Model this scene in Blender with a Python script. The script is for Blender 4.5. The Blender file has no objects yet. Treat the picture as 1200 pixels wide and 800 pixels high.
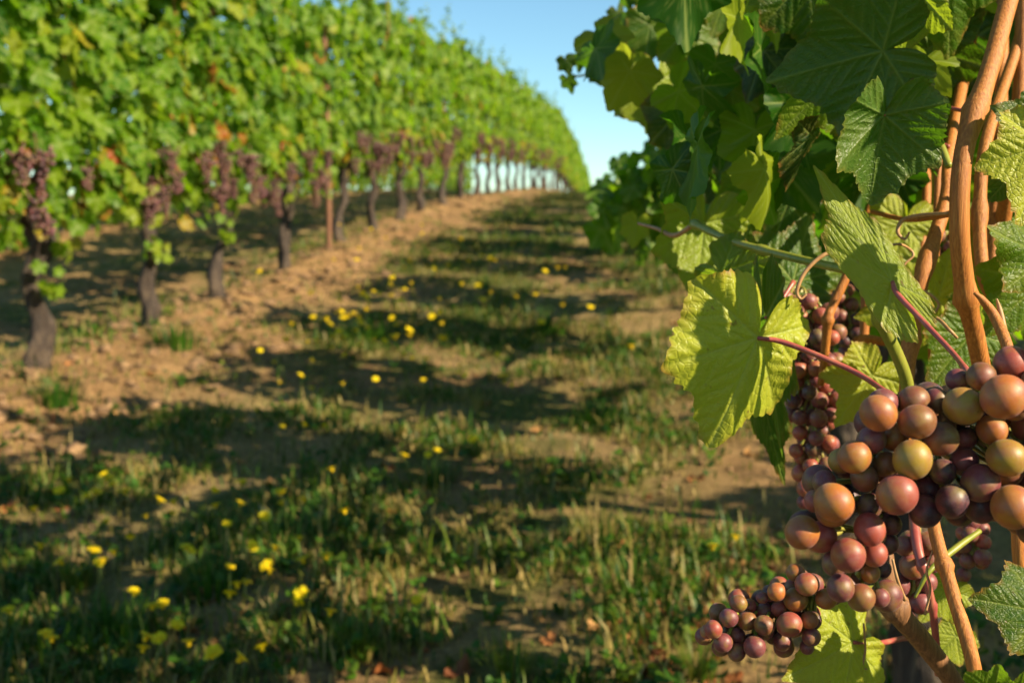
import bpy, math, random
import numpy as np
from mathutils import Vector, Matrix, noise as mn

# ------------------------------------------------------------------ camera, sky, sun, exposure
SC = bpy.context.scene
COL = SC.collection
R = math.radians
CAM_H = 0.80
YAW = math.atan(160 / 1166.7)          # turned slightly left of the row direction (+Y)
PIT = math.atan(150 / 1166.7)
cam_d = bpy.data.cameras.new('camera')
cam = bpy.data.objects.new('camera', cam_d); COL.objects.link(cam)
cam.location = (0, 0, CAM_H)
cam.rotation_euler = (math.pi / 2 - PIT, 0, YAW)
cam_d.lens = 35; cam_d.sensor_width = 36
cam_d.clip_start = 0.02; cam_d.clip_end = 3000
cam_d.dof.use_dof = True
cam_d.dof.focus_distance = 0.43
cam_d.dof.aperture_fstop = 12.5
SC.camera = cam

SUN_EL = R(34); SUN_AZ = R(-22)        # azimuth from +X, towards -Y: sun low on the right, a little behind
sun_dir = Vector((math.cos(SUN_EL) * math.cos(SUN_AZ), math.cos(SUN_EL) * math.sin(SUN_AZ), math.sin(SUN_EL)))
world = bpy.data.worlds.new('World'); SC.world = world; world.use_nodes = True
nt = world.node_tree
sky = nt.nodes.new('ShaderNodeTexSky'); sky.sky_type = 'NISHITA'; sky.sun_disc = False
sky.sun_elevation = SUN_EL; sky.sun_rotation = math.pi / 2 - SUN_AZ
sky.air_density = 1.0; sky.dust_density = 0.05; sky.ozone_density = 3.0
bg = nt.nodes['Background']; bg.inputs['Strength'].default_value = 0.072
tint = nt.nodes.new('ShaderNodeMix'); tint.data_type = 'RGBA'; tint.blend_type = 'MULTIPLY'; tint.inputs[0].default_value = 1
tint.inputs[7].default_value = (.86, 1.07, 1.02, 1)
nt.links.new(sky.outputs[0], tint.inputs[6]); nt.links.new(tint.outputs[2], bg.inputs['Color'])
sl = bpy.data.lights.new('sun', 'SUN'); sl.energy = 5.0; sl.angle = R(0.5); sl.color = (1.0, 0.84, 0.60)
so = bpy.data.objects.new('sun', sl); COL.objects.link(so); so.location = (3, -1, 4)
so.rotation_euler = sun_dir.to_track_quat('Z', 'Y').to_euler()
SC.view_settings.view_transform = 'Standard'
try: SC.view_settings.look = 'None'
except Exception: pass
SC.view_settings.exposure = 1.2; SC.view_settings.gamma = 1.0
SC.render.engine = 'CYCLES'
SC.cycles.use_denoising = True
SC.cycles.max_bounces = 8; SC.cycles.diffuse_bounces = 3; SC.cycles.transmission_bounces = 6; SC.cycles.transparent_max_bounces = 4

FPX = 1166.7
Rv = Vector((math.cos(YAW), math.sin(YAW), 0)); F0 = Vector((-math.sin(YAW), math.cos(YAW), 0)); Uz = Vector((0, 0, 1))
Fv = F0 * math.cos(PIT) - Uz * math.sin(PIT); Uv = F0 * math.sin(PIT) + Uz * math.cos(PIT)
CL = Vector((0, 0, CAM_H))
def P(x, y, d):
    return CL + (Fv + Rv * ((x - 600) / FPX) + Uv * ((400 - y) / FPX)) * d
def proj(p):
    v = Vector(p) - CL; d = v.dot(Fv)
    if d < 0.02: return None
    return (600 + FPX * v.dot(Rv) / d, 400 - FPX * v.dot(Uv) / d, d)

rng = np.random.default_rng(7); rnd = random.Random(11)

# ------------------------------------------------------------------ helpers
def tag(o, label=None, cat=None, group=None, kind=None):
    if label: o['label'] = label
    if cat: o['category'] = cat
    if group: o['group'] = group
    if kind: o['kind'] = kind
    return o
def empty(name, loc):
    o = bpy.data.objects.new(name, None); COL.objects.link(o); o.location = loc
    o.empty_display_size = 0.1
    return o
def mesh_np(name, V, Fq, mat, attrs=None, smooth=True):
    """V (n,3); Fq list of int arrays, each (m,k)."""
    me = bpy.data.meshes.new(name)
    V = np.asarray(V, dtype=np.float32)
    me.vertices.add(len(V)); me.vertices.foreach_set('co', V.ravel())
    Fq = [np.asarray(f, dtype=np.int32) for f in Fq if len(f)]
    loops = np.concatenate([f.ravel() for f in Fq]); tot = np.concatenate([np.full(len(f), f.shape[1], dtype=np.int32) for f in Fq])
    st = np.concatenate([[0], np.cumsum(tot)[:-1]]).astype(np.int32)
    me.loops.add(len(loops)); me.loops.foreach_set('vertex_index', loops)
    me.polygons.add(len(tot)); me.polygons.foreach_set('loop_start', st); me.polygons.foreach_set('loop_total', tot)
    if smooth: me.polygons.foreach_set('use_smooth', np.ones(len(tot), dtype=bool))
    for k, (typ, a) in (attrs or {}).items():
        at = me.attributes.new(k, typ, 'POINT')
        a = np.asarray(a, dtype=np.float32)
        at.data.foreach_set({'FLOAT': 'value', 'FLOAT_VECTOR': 'vector', 'FLOAT_COLOR': 'color'}[typ], a.ravel())
    me.update(); me.validate()
    me.materials.append(mat)
    return me
def link(name, me, parent=None, loc=None, keep=False):
    o = bpy.data.objects.new(name, me); COL.objects.link(o)
    if loc is not None: o.location = loc
    if parent is not None:
        o.parent = parent
        if keep: o.matrix_parent_inverse = Matrix.Translation(-Vector(parent.location))
    return o
class MB:
    def __init__(s): s.V = []; s.F = {}; s.A = {}; s.n = 0
    def add(s, V, F, **attrs):
        V = np.asarray(V, dtype=float)
        for f in F:
            f = np.asarray(f)
            if len(f): s.F.setdefault(f.shape[1], []).append(f + s.n)
        s.V.append(V)
        for k, a in attrs.items():
            s.A.setdefault(k, []).append(np.broadcast_to(a, (len(V),) if np.ndim(a) < 2 else np.shape(a)))
        s.n += len(V)
    def mesh(s, name, mat, smooth=True):
        at = {}
        for k, l in s.A.items():
            a = np.concatenate(l); at[k] = ('FLOAT' if a.ndim == 1 else 'FLOAT_VECTOR', a)
        return mesh_np(name, np.concatenate(s.V), [np.concatenate(f) for f in s.F.values()], mat, at, smooth)

def smooth_path(pts, n):
    """Catmull-Rom through points (with scalar radius last)."""
    p = np.array(pts, dtype=float)
    if len(p) == 2:
        t = np.linspace(0, 1, n)[:, None]; return p[0] * (1 - t) + p[1] * t
    q = np.vstack([2 * p[0] - p[1], p, 2 * p[-1] - p[-2]])
    out = []
    for u in np.linspace(0, len(p) - 1 - 1e-6, n):
        i = int(u); t = u - i; a, b, c, d = q[i:i + 4]
        out.append(.5 * ((2 * b) + (-a + c) * t + (2 * a - 5 * b + 4 * c - d) * t * t + (-a + 3 * b - 3 * c + d) * t ** 3))
    return np.array(out)
def tube(mb, pts, n=24, seg=12, nodes=None, rough=0.0, seed=0, flat=1.0, **attrs):
    """pts: (x,y,z,r) control points; nodes: list of path fractions with a swelling; closed ends."""
    c = smooth_path(pts, n); C = c[:, :3]; rr = np.maximum(c[:, 3], 1e-4)
    T = np.gradient(C, axis=0); T /= np.linalg.norm(T, axis=1)[:, None] + 1e-12
    ref = np.array([0.3, 0.9, 0.2]) if abs(T[0][2]) > .7 else np.array([0, 0, 1.0])
    N = np.cross(T[0], ref); N /= np.linalg.norm(N); Ns = [N]
    for i in range(1, n):
        N = Ns[-1] - T[i] * np.dot(Ns[-1], T[i]); N /= np.linalg.norm(N); Ns.append(N)
    Ns = np.array(Ns); B = np.cross(T, Ns)
    th = np.linspace(0, 2 * np.pi, seg, endpoint=False)
    f = np.linspace(0, 1, n); sw = np.ones(n)
    for nd in (nodes or []): sw += .48 * np.exp(-((f - nd) / (.6 / n + .008)) ** 2)
    rad = (rr * sw)[:, None] * np.ones((1, seg))
    if rough:
        for i in range(n):
            for j in range(seg):
                q = Vector((math.cos(th[j]) * 1.3 + seed * 7.1, math.sin(th[j]) * 1.3, i * .16))
                rad[i, j] *= 1 + rough * (mn.noise(q * 1.1) * 1.0 + mn.noise(q * 2.7) * .6)
    V = C[:, None, :] + rad[:, :, None] * (np.cos(th)[None, :, None] * Ns[:, None, :] + flat * np.sin(th)[None, :, None] * B[:, None, :])
    V = V.reshape(-1, 3)
    i = np.arange(n - 1)[:, None] * seg; j = np.arange(seg)[None, :]; j2 = (j + 1) % seg
    Q = np.stack([i + j, i + j2, i + seg + j2, i + seg + j], -1).reshape(-1, 4)
    k = len(V); V = np.vstack([V, C[0] - T[0] * rr[0] * .35, C[-1] + T[-1] * rr[-1] * .35])
    js = np.arange(seg)
    t1 = np.stack([np.full(seg, k), (js + 1) % seg, js], 1)
    b = (n - 1) * seg
    t2 = np.stack([np.full(seg, k + 1), b + js, b + (js + 1) % seg], 1)
    at = dict(attrs)
    mb.add(V, [Q, np.vstack([t1, t2])], **at)

# ------------------------------------------------------------------ materials
def new_mat(name):
    m = bpy.data.materials.new(name); m.use_nodes = True
    t = m.node_tree; b = t.nodes['Principled BSDF']
    return m, t, b
def N(t, typ, **kw):
    n = t.nodes.new(typ)
    for k, v in kw.items():
        if k.startswith('i_'): n.inputs[k[2:]].default_value = v
        else: setattr(n, k, v)
    return n
def ramp(t, stops, fac, interp='LINEAR'):
    r = t.nodes.new('ShaderNodeValToRGB'); cr = r.color_ramp; cr.interpolation = interp
    while len(cr.elements) < len(stops): cr.elements.new(0.5)
    for e, (p, c) in zip(cr.elements, stops): e.position = p; e.color = (*c, 1)
    t.links.new(fac, r.inputs[0]); return r.outputs[0]
def mix(t, a, b, f, mode='MIX'):
    m = t.nodes.new('ShaderNodeMix'); m.data_type = 'RGBA'; m.blend_type = mode
    for s, v in ((m.inputs[0], f), (m.inputs[6], a), (m.inputs[7], b)):
        if isinstance(v, (int, float)): s.default_value = v
        elif isinstance(v, tuple): s.default_value = (*v, 1)
        else: t.links.new(v, s)
    return m.outputs[2]
def mth(t, op, a, b=None, clamp=False):
    m = t.nodes.new('ShaderNodeMath'); m.operation = op; m.use_clamp = clamp
    for s, v in zip(m.inputs, (a, b)):
        if v is None: continue
        if isinstance(v, (int, float)): s.default_value = v
        else: t.links.new(v, s)
    return m.outputs[0]
def noise(t, scale, vec=None, detail=4, rough=.55, dist=0):
    n = N(t, 'ShaderNodeTexNoise'); n.inputs['Scale'].default_value = scale; n.inputs['Detail'].default_value = detail
    n.inputs['Roughness'].default_value = rough; n.inputs['Distortion'].default_value = dist
    if vec is not None: t.links.new(vec, n.inputs['Vector'])
    return n.outputs['Fac']

def leaf_material(name, stops, under, trans, tcol, hero=False, rough=.42, spec=.38):
    """stops: colours over the per-leaf 'var' attribute; 'vein' attribute lightens veins; thin translucent blade."""
    m, t, b = new_mat(name)
    var = N(t, 'ShaderNodeAttribute', attribute_name='var').outputs['Fac']
    col = ramp(t, stops, var)
    geo = N(t, 'ShaderNodeNewGeometry')
    luv = N(t, 'ShaderNodeAttribute', attribute_name='luv').outputs['Vector']
    if hero:
        n1 = noise(t, 2.2, luv, 4)
        col = mix(t, col, mix(t, col, (.42, .36, .04), .5), mth(t, 'MULTIPLY', mth(t, 'SUBTRACT', n1, .45, True), 1.8, True))
        edge = N(t, 'ShaderNodeAttribute', attribute_name='edge').outputs['Fac']
        en = mth(t, 'MULTIPLY', mth(t, 'POWER', edge, 14), mth(t, 'MULTIPLY', mth(t, 'SUBTRACT', noise(t, 3.1, luv, 2), .4, True), 5, True), True)
        col = mix(t, col, (.30, .13, .03), en)
        blot = mth(t, 'MULTIPLY', mth(t, 'SUBTRACT', noise(t, 6.5, luv, 3), .655, True), 22, True)
        col = mix(t, col, (.16, .09, .03), blot)
    vein = N(t, 'ShaderNodeAttribute', attribute_name='vein').outputs['Fac']
    col = mix(t, col, (.40, .48, .12), mth(t, 'MULTIPLY', vein, .45))
    colu = mix(t, col, under, .55)
    cc = mix(t, col, colu, geo.outputs['Backfacing'])
    t.links.new(cc, b.inputs['Base Color'])
    b.inputs['Roughness'].default_value = rough
    b.inputs['Specular IOR Level'].default_value = spec
    tr = N(t, 'ShaderNodeBsdfTranslucent')
    tc = mix(t, ramp(t, tcol, var), (.30, .36, .05), mth(t, 'MULTIPLY', vein, .35))
    t.links.new(tc, tr.inputs['Color'])
    ms = N(t, 'ShaderNodeMixShader'); ms.inputs[0].default_value = trans
    t.links.new(b.outputs[0], ms.inputs[1]); t.links.new(tr.outputs[0], ms.inputs[2])
    t.links.new(ms.outputs[0], t.nodes['Material Output'].inputs['Surface'])
    if hero:
        vo = N(t, 'ShaderNodeTexVoronoi'); vo.inputs['Scale'].default_value = 17
        vo.feature = 'DISTANCE_TO_EDGE'
        t.links.new(luv, vo.inputs['Vector'])
        h = mth(t, 'ADD', mth(t, 'MULTIPLY', mth(t, 'MINIMUM', vo.outputs['Distance'], .18), 2.2), mth(t, 'MULTIPLY', noise(t, 30, luv, 3), .25))
        h = mth(t, 'SUBTRACT', h, mth(t, 'MULTIPLY', vein, .8))
        bu = N(t, 'ShaderNodeBump'); bu.inputs['Strength'].default_value = .45; bu.inputs['Distance'].default_value = .0012
        t.links.new(h, bu.inputs['Height']); t.links.new(bu.outputs[0], b.inputs['Normal']); t.links.new(bu.outputs[0], tr.inputs['Normal'])
        rr = mth(t, 'ADD', mth(t, 'MULTIPLY', noise(t, 9, luv, 3), .3), rough - .12)
        t.links.new(rr, b.inputs['Roughness'])
    return m
TC = [(0, (.08, .26, .004)), (.5, (.30, .54, .004)), (.8, (.42, .52, .03)), (.9, (.55, .42, .03)), (1, (.5, .16, .03))]
M_LEAF = leaf_material('vine_leaf', [(0, (.014, .060, .002)), (.35, (.050, .138, .002)), (.7, (.135, .225, .002)), (.86, (.22, .24, .008)), (.93, (.34, .15, .012)), (1, (.30, .05, .015))],
                       (.10, .19, .010), .48, TC, rough=.47, spec=.26)
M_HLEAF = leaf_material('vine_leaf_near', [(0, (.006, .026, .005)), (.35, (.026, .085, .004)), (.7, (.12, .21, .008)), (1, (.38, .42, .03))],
                        (.11, .20, .03), .45, [(0, (.03, .12, .004)), (.4, (.16, .36, .008)), (1, (.52, .62, .03))], hero=True, rough=.42)  # shade and sunlight painted in: dark stops for shaded leaves, pale for lit
def bark_mat(name, c1, c2, c3, scale=(60, 60, 8), bump=.6, bd=.004, rough=.8):
    m, t, b = new_mat(name)
    tc = N(t, 'ShaderNodeTexCoord'); mp = N(t, 'ShaderNodeMapping'); mp.inputs['Scale'].default_value = scale
    t.links.new(tc.outputs['Object'], mp.inputs['Vector'])
    n1 = noise(t, 1.0, mp.outputs[0], 6, .65, .4); n2 = noise(t, 9, tc.outputs['Object'], 4)
    col = ramp(t, [(.30, c1), (.52, c2), (.72, c3)], n1)
    col = mix(t, col, c1, mth(t, 'MULTIPLY', n2, .5))
    t.links.new(col, b.inputs['Base Color']); b.inputs['Roughness'].default_value = rough
    bu = N(t, 'ShaderNodeBump'); bu.inputs['Strength'].default_value = bump; bu.inputs['Distance'].default_value = bd
    t.links.new(n1, bu.inputs['Height']); t.links.new(bu.outputs[0], b.inputs['Normal'])
    return m
M_TRUNK = bark_mat('old_vine_bark', (.014, .010, .008), (.060, .040, .028), (.19, .135, .08), bump=1.0, bd=.02)
M_CANE = bark_mat('orange_cane_bark', (.22, .07, .012), (.46, .16, .020), (.60, .27, .06), scale=(900, 900, 22), bump=.6, bd=.0009, rough=.6)
M_CANE2 = bark_mat('brown_cane_bark', (.10, .045, .02), (.24, .11, .04), (.38, .19, .08), scale=(700, 700, 30), bump=.5, bd=.001, rough=.6)
M_GREENCANE = bark_mat('green_shoot', (.14, .17, .02), (.26, .28, .035), (.32, .24, .05), scale=(300, 300, 25), bump=.15, bd=.0004, rough=.4)
M_PETIOLE = bark_mat('red_petiole', (.28, .05, .045), (.36, .09, .07), (.42, .20, .09), scale=(200, 200, 60), bump=.1, bd=.0003, rough=.38)
M_GPET = bark_mat('green_petiole', (.20, .22, .04), (.28, .26, .05), (.34, .18, .06), scale=(200, 200, 60), bump=.1, bd=.0003, rough=.4)
M_TENDRIL = bark_mat('dry_tendril', (.26, .12, .04), (.42, .24, .10), (.5, .32, .15), scale=(300, 300, 100), bump=.2, bd=.0003, rough=.55)

def mix_v(t, v, off):
    vm = N(t, 'ShaderNodeVectorMath', operation='ADD'); vm.inputs[1].default_value = (off, off, off)
    t.links.new(v, vm.inputs[0]); return vm.outputs[0]
def grape_mat(name, per_object):
    m, t, b = new_mat(name)
    if per_object:
        oi = N(t, 'ShaderNodeObjectInfo'); base = oi.outputs['Color']
        tc = N(t, 'ShaderNodeTexCoord').outputs['Object']; rv = oi.outputs['Random']
        vm = N(t, 'ShaderNodeVectorMath', operation='ADD'); cx = N(t, 'ShaderNodeCombineXYZ')
        t.links.new(mth(t, 'MULTIPLY', rv, 30), cx.inputs[0]); t.links.new(cx.outputs[0], vm.inputs[1]); t.links.new(tc, vm.inputs[0])
        v = vm.outputs[0]; k = 1.0
    else:
        va = N(t, 'ShaderNodeAttribute', attribute_name='var').outputs['Fac']
        base = ramp(t, [(0, (.02, .008, .014)), (.45, (.045, .014, .026)), (.8, (.10, .03, .036)), (1, (.18, .06, .035))], va)
        v = N(t, 'ShaderNodeTexCoord').outputs['Object']; k = 100.0
    n1 = noise(t, 1.1 * k, v, 4, .55); n2 = noise(t, 7 * k, v, 3, .6)
    col = mix(t, base, mix(t, base, (.23, .045, .045), .65), mth(t, 'MULTIPLY', mth(t, 'SUBTRACT', n1, .40, True), 3.2, True))
    n5 = noise(t, .8 * k, mix_v(t, v, 3.3), 2)
    col = mix(t, col, mix(t, base, (.30, .25, .03), .6), mth(t, 'MULTIPLY', mth(t, 'SUBTRACT', n5, .48, True), 3.0, True))
    # waxy bloom: a dull bluish-grey wax in soft patches
    blo = mth(t, 'MULTIPLY', mth(t, 'SUBTRACT', noise(t, 1.7 * k, v, 5, .6, .5), .46, True), 1.7, True)
    col = mix(t, col, (.30, .235, .23), mth(t, 'MULTIPLY', blo, .36))
    fs = mth(t, 'MULTIPLY', mth(t, 'SUBTRACT', noise(t, 14 * k, v, 3, .7), .5, True), 3.2, True)
    col = mix(t, col, (.26, .17, .11), mth(t, 'MULTIPLY', fs, .28))
    vo = N(t, 'ShaderNodeTexVoronoi'); vo.inputs['Scale'].default_value = 6.0 * k
    t.links.new(v, vo.inputs['Vector'])
    dots = mth(t, 'MULTIPLY', mth(t, 'SUBTRACT', .09, vo.outputs['Distance'], True), 9, True)
    col = mix(t, col, (.55, .42, .25), mth(t, 'MULTIPLY', dots, .35 if per_object else 0.0))
    if per_object:
        sp = N(t, 'ShaderNodeSeparateXYZ'); t.links.new(tc, sp.inputs[0])
        scar = mth(t, 'MULTIPLY', mth(t, 'SUBTRACT', -1.0268, mth(t, 'ADD', sp.outputs[2], 0.0), True), 600, True)
        col = mix(t, col, (.05, .02, .015), scar)
    t.links.new(col, b.inputs['Base Color'])
    t.links.new(mth(t, 'ADD', mth(t, 'MULTIPLY', n2, .22), mth(t, 'ADD', mth(t, 'MULTIPLY', blo, .22), .36)), b.inputs['Roughness'])
    b.inputs['Subsurface Weight'].default_value = .22
    b.inputs['Subsurface Radius'].default_value = (1.0, .45, .2); b.inputs['Subsurface Scale'].default_value = .0016 if per_object else .002
    b.inputs['Sheen Weight'].default_value = .08; b.inputs['Sheen Roughness'].default_value = .4
    b.inputs['Sheen Tint'].default_value = (.8, .7, .8, 1)
    bu = N(t, 'ShaderNodeBump'); bu.inputs['Strength'].default_value = .12; bu.inputs['Distance'].default_value = .0004
    t.links.new(n2, bu.inputs['Height']); t.links.new(bu.outputs[0], b.inputs['Normal'])
    return m
M_GRAPE = grape_mat('grape_skin', True)
M_BUNCH = grape_mat('far_grape_skin', False)

def ground_mat():
    m, t, b = new_mat('soil')
    geo = N(t, 'ShaderNodeNewGeometry'); pos = geo.outputs['Position']
    n1 = noise(t, 1.1, pos, 6, .6); n2 = noise(t, 9, pos, 6, .7); n3 = noise(t, 60, pos, 5, .7); n4 = noise(t, 2.6, pos, 5, .6, .6)
    soil = ramp(t, [(.28, (.055, .030, .016)), (.45, (.155, .088, .040)), (.60, (.30, .18, .080)), (.78, (.44, .30, .14))], mth(t, 'ADD', mth(t, 'MULTIPLY', n2, .55), mth(t, 'MULTIPLY', n3, .45)))
    straw = ramp(t, [(.35, (.17, .12, .05)), (.65, (.44, .33, .14))], n3)
    base = mix(t, soil, straw, mth(t, 'MULTIPLY', mth(t, 'SUBTRACT', n1, .38, True), 3.5, True))
    bare = N(t, 'ShaderNodeAttribute', attribute_name='bare').outputs['Fac']
    green = mth(t, 'MULTIPLY', mth(t, 'SUBTRACT', n4, .44, True), 6, True)
    green = mth(t, 'MULTIPLY', green, mth(t, 'SUBTRACT', 1.0, bare, True))
    moss = ramp(t, [(.3, (.015, .042, .006)), (.7, (.06, .11, .010))], n3)
    col = mix(t, base, moss, mth(t, 'MULTIPLY', green, .75))
    orange = ramp(t, [(.3, (.10, .055, .025)), (.5, (.27, .155, .068)), (.72, (.46, .29, .13))], mth(t, 'ADD', mth(t, 'MULTIPLY', n2, .6), mth(t, 'MULTIPLY', n3, .4)))
    col = mix(t, col, orange, mth(t, 'MULTIPLY', bare, .85))
    t.links.new(col, b.inputs['Base Color']); b.inputs['Roughness'].default_value = .95
    b.inputs['Specular IOR Level'].default_value = .1
    bu = N(t, 'ShaderNodeBump'); bu.inputs['Strength'].default_value = .9; bu.inputs['Distance'].default_value = .02
    t.links.new(mth(t, 'ADD', n3, mth(t, 'MULTIPLY', n2, 1.3)), bu.inputs['Height']); t.links.new(bu.outputs[0], b.inputs['Normal'])
    return m
M_SOIL = ground_mat()
def simple(name, stops, rough=.6, trans=0, tc=None, attr='var'):
    m, t, b = new_mat(name)
    var = N(t, 'ShaderNodeAttribute', attribute_name=attr).outputs['Fac']
    c = ramp(t, stops, var)
    c = mix(t, c, mix(t, c, (.02, .02, .01), .5), mth(t, 'MULTIPLY', noise(t, 120, N(t, 'ShaderNodeTexCoord').outputs['Object'], 2), .35))
    t.links.new(c, b.inputs['Base Color']); b.inputs['Roughness'].default_value = rough
    b.inputs['Specular IOR Level'].default_value = .3
    if trans:
        tr = N(t, 'ShaderNodeBsdfTranslucent'); t.links.new(c, tr.inputs['Color'])
        ms = N(t, 'ShaderNodeMixShader'); ms.inputs[0].default_value = trans
        t.links.new(b.outputs[0], ms.inputs[1]); t.links.new(tr.outputs[0], ms.inputs[2])
        t.links.new(ms.outputs[0], t.nodes['Material Output'].inputs['Surface'])
    return m
M_GRASS = simple('grass_blade', [(0, (.016, .068, .005)), (.35, (.055, .145, .006)), (.6, (.15, .19, .015)), (.75, (.28, .23, .05)), (1, (.46, .33, .12))], .5, .35)
M_PETAL = simple('yellow_petal', [(0, (.92, .66, .008)), (1, (.96, .82, .01))], .6, .35)
M_STEM = simple('weed_stem', [(0, (.09, .16, .03)), (1, (.16, .22, .05))], .5)
M_DRY = simple('dry_leaf', [(0, (.16, .05, .02)), (.5, (.42, .14, .04)), (1, (.50, .27, .09))], .7, .2)
M_CLOD = bark_mat('soil_clod', (.07, .04, .022), (.24, .14, .065), (.46, .29, .14), scale=(30, 30, 30), bump=.8, bd=.01, rough=.95)
M_STONE = bark_mat('pale_stone', (.30, .29, .28), (.42, .41, .40), (.55, .54, .52), scale=(40, 40, 40), bump=.4, bd=.003, rough=.85)
M_WIRE = bark_mat('galvanised_wire', (.22, .22, .22), (.34, .34, .34), (.45, .45, .45), scale=(300, 300, 300), bump=.1, bd=.0002, rough=.45)
M_RUST = bark_mat('rusty_steel', (.10, .045, .025), (.22, .10, .05), (.34, .17, .09), scale=(120, 120, 30), bump=.3, bd=.001, rough=.8)
for mm in (M_WIRE,): mm.node_tree.nodes['Principled BSDF'].inputs['Metallic'].default_value = .8

# ------------------------------------------------------------------ the ground
LX = -2.5; RX = 0.37; BX = -5.3         # vine rows: left row, the near right row, the row behind the left one
_py = [-300, -40, -10, 0, 2, 3.8, 5.5, 8, 11, 14, 18, 24, 28, 32, 40, 60, 140, 300, 900]
_pz = [-8, -1.6, -.45, -.02, .0, .05, .20, .46, .73, .93, 1.10, 1.28, 1.22, .98, -.1, -4.2, -22, -40, -40]
_gy = np.linspace(-320, 920, 24801)
_k = np.hanning(41); _k /= _k.sum()
_gz = np.convolve(np.interp(_gy, _py, _pz), _k, mode='same')
def ridge(x):
    return sum(a * np.exp(-((x - c) / .42) ** 2) for c, a in ((LX, .10), (RX, .05), (BX, .10)))
def nz(x, y, s, o=0.0): return mn.noise(Vector((x * s + o, y * s - o, o * 1.7)))
def ground(x, y):
    z = float(np.interp(y, _gy, _gz)) + float(ridge(x))
    if -12 < x < 8 and -4 < y < 45:
        b = math.exp(-((x - LX - .1) / .55) ** 2) + math.exp(-((x - BX) / .5) ** 2)
        z += nz(x, y, .9) * .035 + nz(x, y, 3.2, 3) * (.018 + .030 * b) + (nz(x, y, 9, 5) + .5 * abs(nz(x, y, 21, 7))) * (.008 + .022 * b)
        z += .012 * abs(nz(x, y, 14, 9))
    return z
def axis(lo, a, b, hi, step, g=1.09):
    m = list(np.arange(a, b, step)); s = step; x = a; L = []
    while x > lo: s *= g; x -= s; L.append(x)
    s = step; x = m[-1]; H = []
    while x < hi: s *= g; x += s; H.append(x)
    return np.array(L[::-1] + m + H)
xs = axis(-400, -3.6, 1.2, 400, .035); ys = axis(-250, 1.2, 8.0, 850, .04, 1.035)
GX, GY = np.meshgrid(xs, ys)
V = np.array([(x, y, ground(x, y)) for x, y in zip(GX.ravel(), GY.ravel())])
bare = np.array([min(1, max(0, 1.25 * math.exp(-((x - LX - .18) / .50) ** 2) + 1.0 * math.exp(-((x - RX) / .3) ** 2) + 1.1 * math.exp(-((x - BX) / .45) ** 2) + .55 * nz(x, y, 2.1, 4) - .10)) for x, y in zip(GX.ravel(), GY.ravel())])
nx_, ny_ = len(xs), len(ys)
ii = np.arange(ny_ - 1)[:, None] * nx_; jj = np.arange(nx_ - 1)[None, :]
Q = np.stack([ii + jj, ii + jj + 1, ii + nx_ + jj + 1, ii + nx_ + jj], -1).reshape(-1, 4)
g = link('ground', mesh_np('ground', V, [Q], M_SOIL, {'bare': ('FLOAT', bare)}))
tag(g, kind='structure', label='dry tan vineyard soil with mossy patches rising to a crest', cat='ground')

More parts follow.
